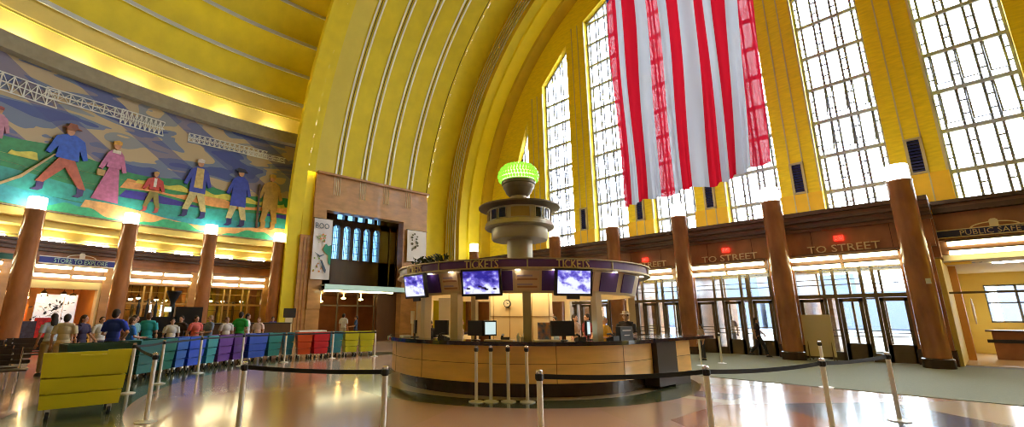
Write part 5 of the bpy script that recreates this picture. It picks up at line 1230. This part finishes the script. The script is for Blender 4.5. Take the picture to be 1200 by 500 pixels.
# easel board on the right
t = thing('easel_board', 'blank cream board standing in front of the rightmost street doors', 'board', (-4.4, 20.4, 0), 0)
m = MB(); m.box(-4.84, -3.96, 20.44, 20.48, 0.16, 1.62); m.build('board', M_offw, t)
for x in (-4.75, -4.05): m = MB(); m.tube([(x, 20.42, 0), (x, 20.5, 1.5)], 0.018, 6); m.tube([(x, 20.52, 1.2), (x, 20.85, 0)], 0.015, 6); m.build('leg', M_bronze, t)
for k, (x, y, lab) in enumerate([(-1.75, 20.02, 'square notice')]):
    m = MB(); m.box(-1.30, -1.18, 19.955, 19.965, 2.55, 2.72); tag(m.build('wall_notice', M_white), 'small white notice fixed to the rightmost column', 'notice')

# ================================================================== people
PEOPLE = {}
def J(pose):
    d = dict(hipz=0.92, hx=0.09, knee=[(-0.10, -0.02, 0.49), (0.10, -0.02, 0.49)], ank=[(-0.11, 0.02, 0.09), (0.11, 0.02, 0.09)], sh=[(-0.185, 0, 1.41), (0.185, 0, 1.41)],
             elb=[(-0.25, 0.02, 1.13), (0.25, 0.02, 1.13)], wr=[(-0.26, -0.07, 0.89), (0.26, -0.07, 0.89)], dz=0, dirh=Vector((0, -0.25, -1)).normalized())
    if pose == 'reach': d['elb'] = [(-0.24, -0.06, 1.14), (0.24, -0.06, 1.14)]; d['wr'] = [(-0.14, -0.28, 1.10), (0.14, -0.28, 1.10)]; d['dirh'] = Vector((0, -1, 0))
    if pose == 'walk': d['knee'] = [(-0.09, -0.20, 0.50), (0.10, 0.10, 0.49)]; d['ank'] = [(-0.09, -0.28, 0.09), (0.10, 0.38, 0.17)]; d['elb'] = [(-0.24, 0.12, 1.15), (0.24, -0.08, 1.15)]; d['wr'] = [(-0.24, 0.10, 0.90), (0.24, -0.26, 0.97)]
    if pose == 'hip': d['elb'] = [(-0.36, 0.06, 1.16), (0.25, 0.0, 1.13)]; d['wr'] = [(-0.19, -0.05, 1.0), (0.17, -0.24, 1.08)]; d['dirh'] = Vector((0.2, -0.8, -0.2)).normalized()
    return d
def remeshed(mb, name, vox):
    me = mb.mesh(name, []); o = bpy.data.objects.new('tmp', me); COL.objects.link(o)
    md = o.modifiers.new('r', 'REMESH'); md.mode = 'VOXEL'; md.voxel_size = vox; md.use_smooth_shade = True
    sm = o.modifiers.new('s', 'SMOOTH'); sm.factor = 0.5; sm.iterations = 2 if vox > 0.011 else 1
    dg = bpy.context.evaluated_depsgraph_get(); out = bpy.data.meshes.new_from_object(o.evaluated_get(dg)); out.name = name
    bpy.data.objects.remove(o); return out
def person_parts(pose):
    if pose in PEOPLE: return PEOPLE[pose]
    d = J(pose); b = MB(); E_ = b.ell
    # trunk, neck, head
    E_((0, 0.0, 1.29), (0.165, 0.10, 0.17)); E_((0, 0.0, 1.08), (0.135, 0.095, 0.17)); E_((0, 0.005, 0.95), (0.155, 0.11, 0.12)); b.tube([(-0.185, 0, 1.41), (0, 0.01, 1.43), (0.185, 0, 1.41)], [0.055, 0.07, 0.055], 12)
    b.tube([(0, 0.01, 1.40), (0, 0.0, 1.54)], [0.062, 0.052], 12)
    E_((0, 0.0, 1.625), (0.073, 0.092, 0.105), 24); E_((0, -0.035, 1.565), (0.052, 0.055, 0.05), 16)
    E_((0, -0.095, 1.605), (0.013, 0.022, 0.024), 10); E_((0, -0.088, 1.562), (0.024, 0.012, 0.008), 10); E_((0, -0.082, 1.652), (0.045, 0.014, 0.010), 10)
    for s in (-1, 1): E_((s * 0.076, 0.005, 1.61), (0.010, 0.020, 0.032), 10)
    for s in (0, 1):
        sg = -1 if s == 0 else 1
        hip = (sg * 0.09, 0, 0.92); kn = d['knee'][s]; an = d['ank'][s]
        b.tube([hip, kn, an], [0.088, 0.058, 0.038], 14); mid = tuple((Vector(kn) * 0.65 + Vector(an) * 0.35) + Vector((0, 0.015, 0))); E_(mid, (0.055, 0.055, 0.11), 12)
        b.tube([(an[0], an[1] + 0.04, an[2] - 0.045), (an[0], an[1] - 0.12, an[2] - 0.06)], [0.040, 0.030], 10)
        sh, el, wr = Vector(d['sh'][s]), Vector(d['elb'][s]), Vector(d['wr'][s])
        b.tube([sh, sh.lerp(el, 0.5), el, el.lerp(wr, 0.35), wr], [0.056, 0.048, 0.038, 0.038, 0.025], 12)
        h = d['dirh']; side = Vector((sg, 0, 0)); pn = h.cross(side).normalized()
        pc = wr + h * 0.05; b.tube([wr, wr + h * 0.045, wr + h * 0.095], [0.024, 0.036, 0.034], 10)
        for fi, (off, ln) in enumerate([(-0.030, 0.065), (-0.010, 0.078), (0.011, 0.072), (0.031, 0.055)]):
            ax = pn.cross(h).normalized(); p0 = wr + h * 0.085 + ax * off; cur = pn * (0.02 if sg > 0 else -0.02)
            b.tube([p0, p0 + h * ln * 0.5 + cur * 0.3, p0 + h * ln + cur], [0.0115, 0.0105, 0.009], 8)
        ax = Vector((-sg, 0, 0)); b.tube([wr + h * 0.03 + ax * 0.02, wr + h * 0.06 + ax * 0.05, wr + h * 0.095 + ax * 0.055], [0.014, 0.012, 0.010], 8)
    body = remeshed(b, 'body', 0.0105)
    c = MB(); E_ = c.ell
    E_((0, 0.0, 1.29), (0.185, 0.118, 0.175)); E_((0, 0.0, 1.09), (0.155, 0.112, 0.19)); E_((0, 0.005, 0.97), (0.17, 0.122, 0.10)); c.tube([(-0.185, 0, 1.41), (0, 0.01, 1.44), (0.185, 0, 1.41)], [0.068, 0.075, 0.068], 12)
    for s in (0, 1): sh, el = Vector(d['sh'][s]), Vector(d['elb'][s]); c.tube([sh, sh.lerp(el, 0.8)], [0.074, 0.066], 12)
    shirt = remeshed(c, 'shirt', 0.014)
    c = MB(); E_ = c.ell; E_((0, 0.008, 0.93), (0.168, 0.124, 0.11))
    for s in (0, 1):
        sg = -1 if s == 0 else 1; kn, an = Vector(d['knee'][s]), Vector(d['ank'][s]); c.tube([(sg * 0.085, 0, 0.90), kn, kn.lerp(an, 0.93)], [0.105, 0.078, 0.064], 14)
    tr = remeshed(c, 'trousers', 0.014)
    c = MB(); E_ = c.ell; E_((0, 0.008, 0.93), (0.168, 0.124, 0.11))
    for s in (0, 1):
        sg = -1 if s == 0 else 1; kn, an = Vector(d['knee'][s]), Vector(d['ank'][s]); c.tube([(sg * 0.085, 0, 0.90), kn + Vector((0, 0, 0.05))], [0.108, 0.09], 14)
    so = remeshed(c, 'shorts', 0.014)
    shoes = []
    for s in (0, 1):
        an = d['ank'][s]; c = MB(); c.tube([(an[0], an[1] + 0.05, an[2] - 0.04), (an[0], an[1] - 0.06, an[2] - 0.045), (an[0], an[1] - 0.16, an[2] - 0.052)], [0.048, 0.046, 0.036], 10); c.box(an[0] - 0.042, an[0] + 0.042, an[1] - 0.18, an[1] + 0.09, an[2] - 0.09, an[2] - 0.055)
        shoes.append(remeshed(c, 'shoe', 0.012))
    def hair(long):
        c = MB(); c.ell((0, 0.018, 1.645), (0.084, 0.098, 0.105), 20); c.ell((0, 0.055, 1.60), (0.078, 0.06, 0.09), 16)
        if long: c.ell((0, 0.075, 1.50), (0.088, 0.045, 0.16), 16)
        return remeshed(c, 'hair', 0.013)
    eye = MB(); eye.ell((0, 0, 0), (0.011, 0.008, 0.009), 8)
    PEOPLE[pose] = dict(body=body, shirt=shirt, trousers=tr, shorts=so, shoes=shoes, hair=hair(False), hairl=hair(True), eye=eye.mesh('eye', [])); return PEOPLE[pose]
def person(x, y, h, rz, pose, label, shirt, legs, hair=(0.03, 0.018, 0.01), skin=(0.50, 0.27, 0.17), lng=False, shorts=False, hat=None, bag=None, shoe=(0.03, 0.03, 0.03), z=0):
    P = person_parts(pose); t = thing('person', label, 'person', (0, 0, 0), 0)
    def part(me, name, col, rough=0.8):
        me2 = me.copy(); me2.materials.clear(); me2.materials.append(mat('%s_%s' % (name, '_'.join('%02d' % int(c * 99) for c in col)), col, rough)); 
        o = link(name, me2, t); return o
    part(P['body'], 'body', skin, 0.5); part(P['shirt'], 'shirt', shirt); part(P['shorts' if shorts else 'trousers'], 'shorts' if shorts else 'trousers', legs)
    for q in P['shoes']: part(q, 'shoe', shoe)
    part(P['hairl' if lng else 'hair'], 'hair', hair)
    for s in (-1, 1):
        e = part(P['eye'], 'eye', (0.02, 0.015, 0.01)); e.location = (s * 0.030, -0.086, 1.632)
    if hat:
        m = MB(); m.lathe([(0.0, 1.775), (0.075, 1.77), (0.092, 1.70), (0.15, 1.685), (0.15, 1.678), (0.09, 1.68)], 0, 0.01, 24); part(m.mesh('hat', []), 'hat', hat)
    if bag:
        m = MB(); m.ell((0, 0.18, 1.25), (0.15, 0.09, 0.22), 16); part(m.mesh('backpack', []), 'backpack', bag)
    s = h / 1.74; t.scale = (s, s, s); t.location = (x, y, z); t.rotation_euler = (0, 0, rz); return t
def towards(x, y, deg=0): return math.atan2(-x, y) + R_(deg) + pi * 0   # local -y towards the camera plus an offset
def pp(x, y, h, deg, *a, **k):
    ang = math.atan2(0 - y, 0 - x)      # direction to the camera
    return person(x, y, h, ang + pi / 2 + R_(deg), *a, **k)
pp(-14.75, 0.90, 1.74, 150, 'hip', 'person in a deep blue shirt standing behind the dark carts', (0.01, 0.04, 0.45), (0.02, 0.02, 0.03))
pp(-17.3, -0.30, 1.64, 200, 'stand', 'person in a pale blue white shirt, farthest left of the standing visitors', (0.45, 0.50, 0.55), (0.30, 0.22, 0.12), lng=True)
pp(-16.3, -0.02, 1.62, 170, 'stand', 'person in a cream shirt and khaki trousers behind the large yellow cart', (0.60, 0.50, 0.32), (0.42, 0.30, 0.16))
pp(-16.8, 0.34, 1.60, 60, 'walk', 'person with long dark hair in a dark navy top left of the blue shirted visitor', (0.03, 0.02, 0.06), (0.02, 0.02, 0.03), lng=True)
pp(-18.4, 0.80, 1.55, 20, 'stand', 'person in a white shirt between the navy and the blue clad visitors', (0.65, 0.62, 0.58), (0.05, 0.05, 0.08))
pp(-16.0, 1.36, 1.54, 100, 'reach', 'shorter person in a bright blue shirt right of the deep blue shirted one', (0.02, 0.14, 0.48), (0.05, 0.05, 0.07), hair=(0.10, 0.05, 0.02))
pp(-17.3, 1.86, 1.68, 170, 'stand', 'person in a teal shirt in front of the black food stand', (0.02, 0.34, 0.36), (0.05, 0.05, 0.07), hair=(0.12, 0.05, 0.02))
pp(-16.95, 1.50, 1.60, 60, 'stand', 'person in a grey teal top pressed beside the teal shirted visitor', (0.15, 0.32, 0.33), (0.05, 0.05, 0.07))
pp(-18.2, 2.62, 1.50, 10, 'stand', 'child in a pale shirt right of the teal shirted visitor', (0.60, 0.58, 0.55), (0.04, 0.04, 0.06))
pp(-18.6, 3.38, 1.58, 30, 'stand', 'person in a coral pink top behind the light teal cart', (0.75, 0.15, 0.12), (0.04, 0.04, 0.06), lng=True)
pp(-18.95, 2.98, 1.58, -30, 'stand', 'dark clad person just left of the coral pink top', (0.05, 0.03, 0.03), (0.04, 0.04, 0.06))
pp(-18.2, 3.72, 1.60, -60, 'reach', 'person in a grey blue shirt leaning over the purple cart', (0.16, 0.20, 0.28), (0.05, 0.05, 0.07), hair=(0.25, 0.17, 0.1))
pp(-18.7, 4.38, 1.54, 20, 'stand', 'person in a white top left of the green shirted visitor', (0.66, 0.62, 0.60), (0.05, 0.05, 0.07), hair=(0.15, 0.07, 0.03))
pp(-18.8, 4.86, 1.73, 160, 'stand', 'person in a vivid green shirt behind the blue cart', (0.02, 0.36, 0.06), (0.05, 0.05, 0.07))
pp(-19.6, 5.32, 1.67, 80, 'stand', 'person in white with a maroon backpack beside the green shirted visitor', (0.60, 0.60, 0.60), (0.05, 0.05, 0.07), bag=(0.13, 0.01, 0.05))
pp(-20.6, 6.02, 1.52, -20, 'stand', 'person in a pale pink white top right of the maroon backpack', (0.68, 0.55, 0.55), (0.20, 0.2, 0.25), hair=(0.18, 0.08, 0.04))
pp(-22.8, 7.3, 1.55, 10, 'stand', 'person in dark blue standing by the third marble column', (0.03, 0.02, 0.22), (0.02, 0.02, 0.05))
pp(-24.3, 11.6, 1.72, 150, 'stand', 'person in a white shirt under the far glass canopy', (0.62, 0.62, 0.62), (0.45, 0.42, 0.38))
pp(-23.8, 12.1, 1.60, -90, 'reach', 'person in a dark blue top beside the white shirt under the canopy', (0.03, 0.07, 0.16), (0.03, 0.04, 0.08))
# booth staff
pp(-6.95, 10.72, 1.56, 60, 'reach', 'person in a yellow shirt inside the right part of the booth', (0.85, 0.50, 0.03), (0.05, 0.05, 0.07), hair=(0.35, 0.30, 0.25))
pp(-6.52, 11.07, 1.67, -10, 'reach', 'person in a black top and pale brimmed hat at the right of the booth', (0.015, 0.012, 0.015), (0.03, 0.03, 0.04), hat=(0.50, 0.42, 0.34), skin=(0.35, 0.2, 0.13))
pp(-8.35, 10.02 + 0.35, 1.56, -40, 'stand', 'person with dark hair in a pale blue top right of the booth core', (0.35, 0.50, 0.62), (0.03, 0.03, 0.04))
pp(-9.2, 11.3, 1.68, 30, 'stand', 'person in a dark top standing deeper behind the pale blue top', (0.04, 0.04, 0.07), (0.03, 0.03, 0.04))
pp(-8.0, 11.45, 1.63, -60, 'stand', 'person in a maroon top behind the telephone of the booth', (0.22, 0.03, 0.03), (0.03, 0.03, 0.04))
pp(-8.55, 11.6, 1.62, 60, 'stand', 'person in a tan top left of the maroon one in the booth', (0.40, 0.24, 0.12), (0.03, 0.03, 0.04))
pp(-10.45, 7.55, 1.45, -20, 'reach', 'person in dark clothes bent over the left end of the booth counter', (0.02, 0.02, 0.03), (0.03, 0.03, 0.04), lng=True)
pp(-9.9, 8.2, 1.50, 90, 'stand', 'person in a grey top left of the booth core', (0.25, 0.2, 0.18), (0.03, 0.03, 0.04))
# by the doors
pp(-8.05, 22.6, 1.62, 180, 'walk', 'person in pale pink walking out through the middle street doors', (0.55, 0.42, 0.45), (0.04, 0.08, 0.20))
pp(-6.45, 20.75, 1.52, 90, 'walk', 'dark clad person walking past the marble column by the middle doors', (0.03, 0.02, 0.03), (0.02, 0.02, 0.03), lng=True)
pp(-7.35, 17.6, 1.30, -60, 'stand', 'child in a tan top behind the counter wing', (0.42, 0.30, 0.22), (0.04, 0.04, 0.06))
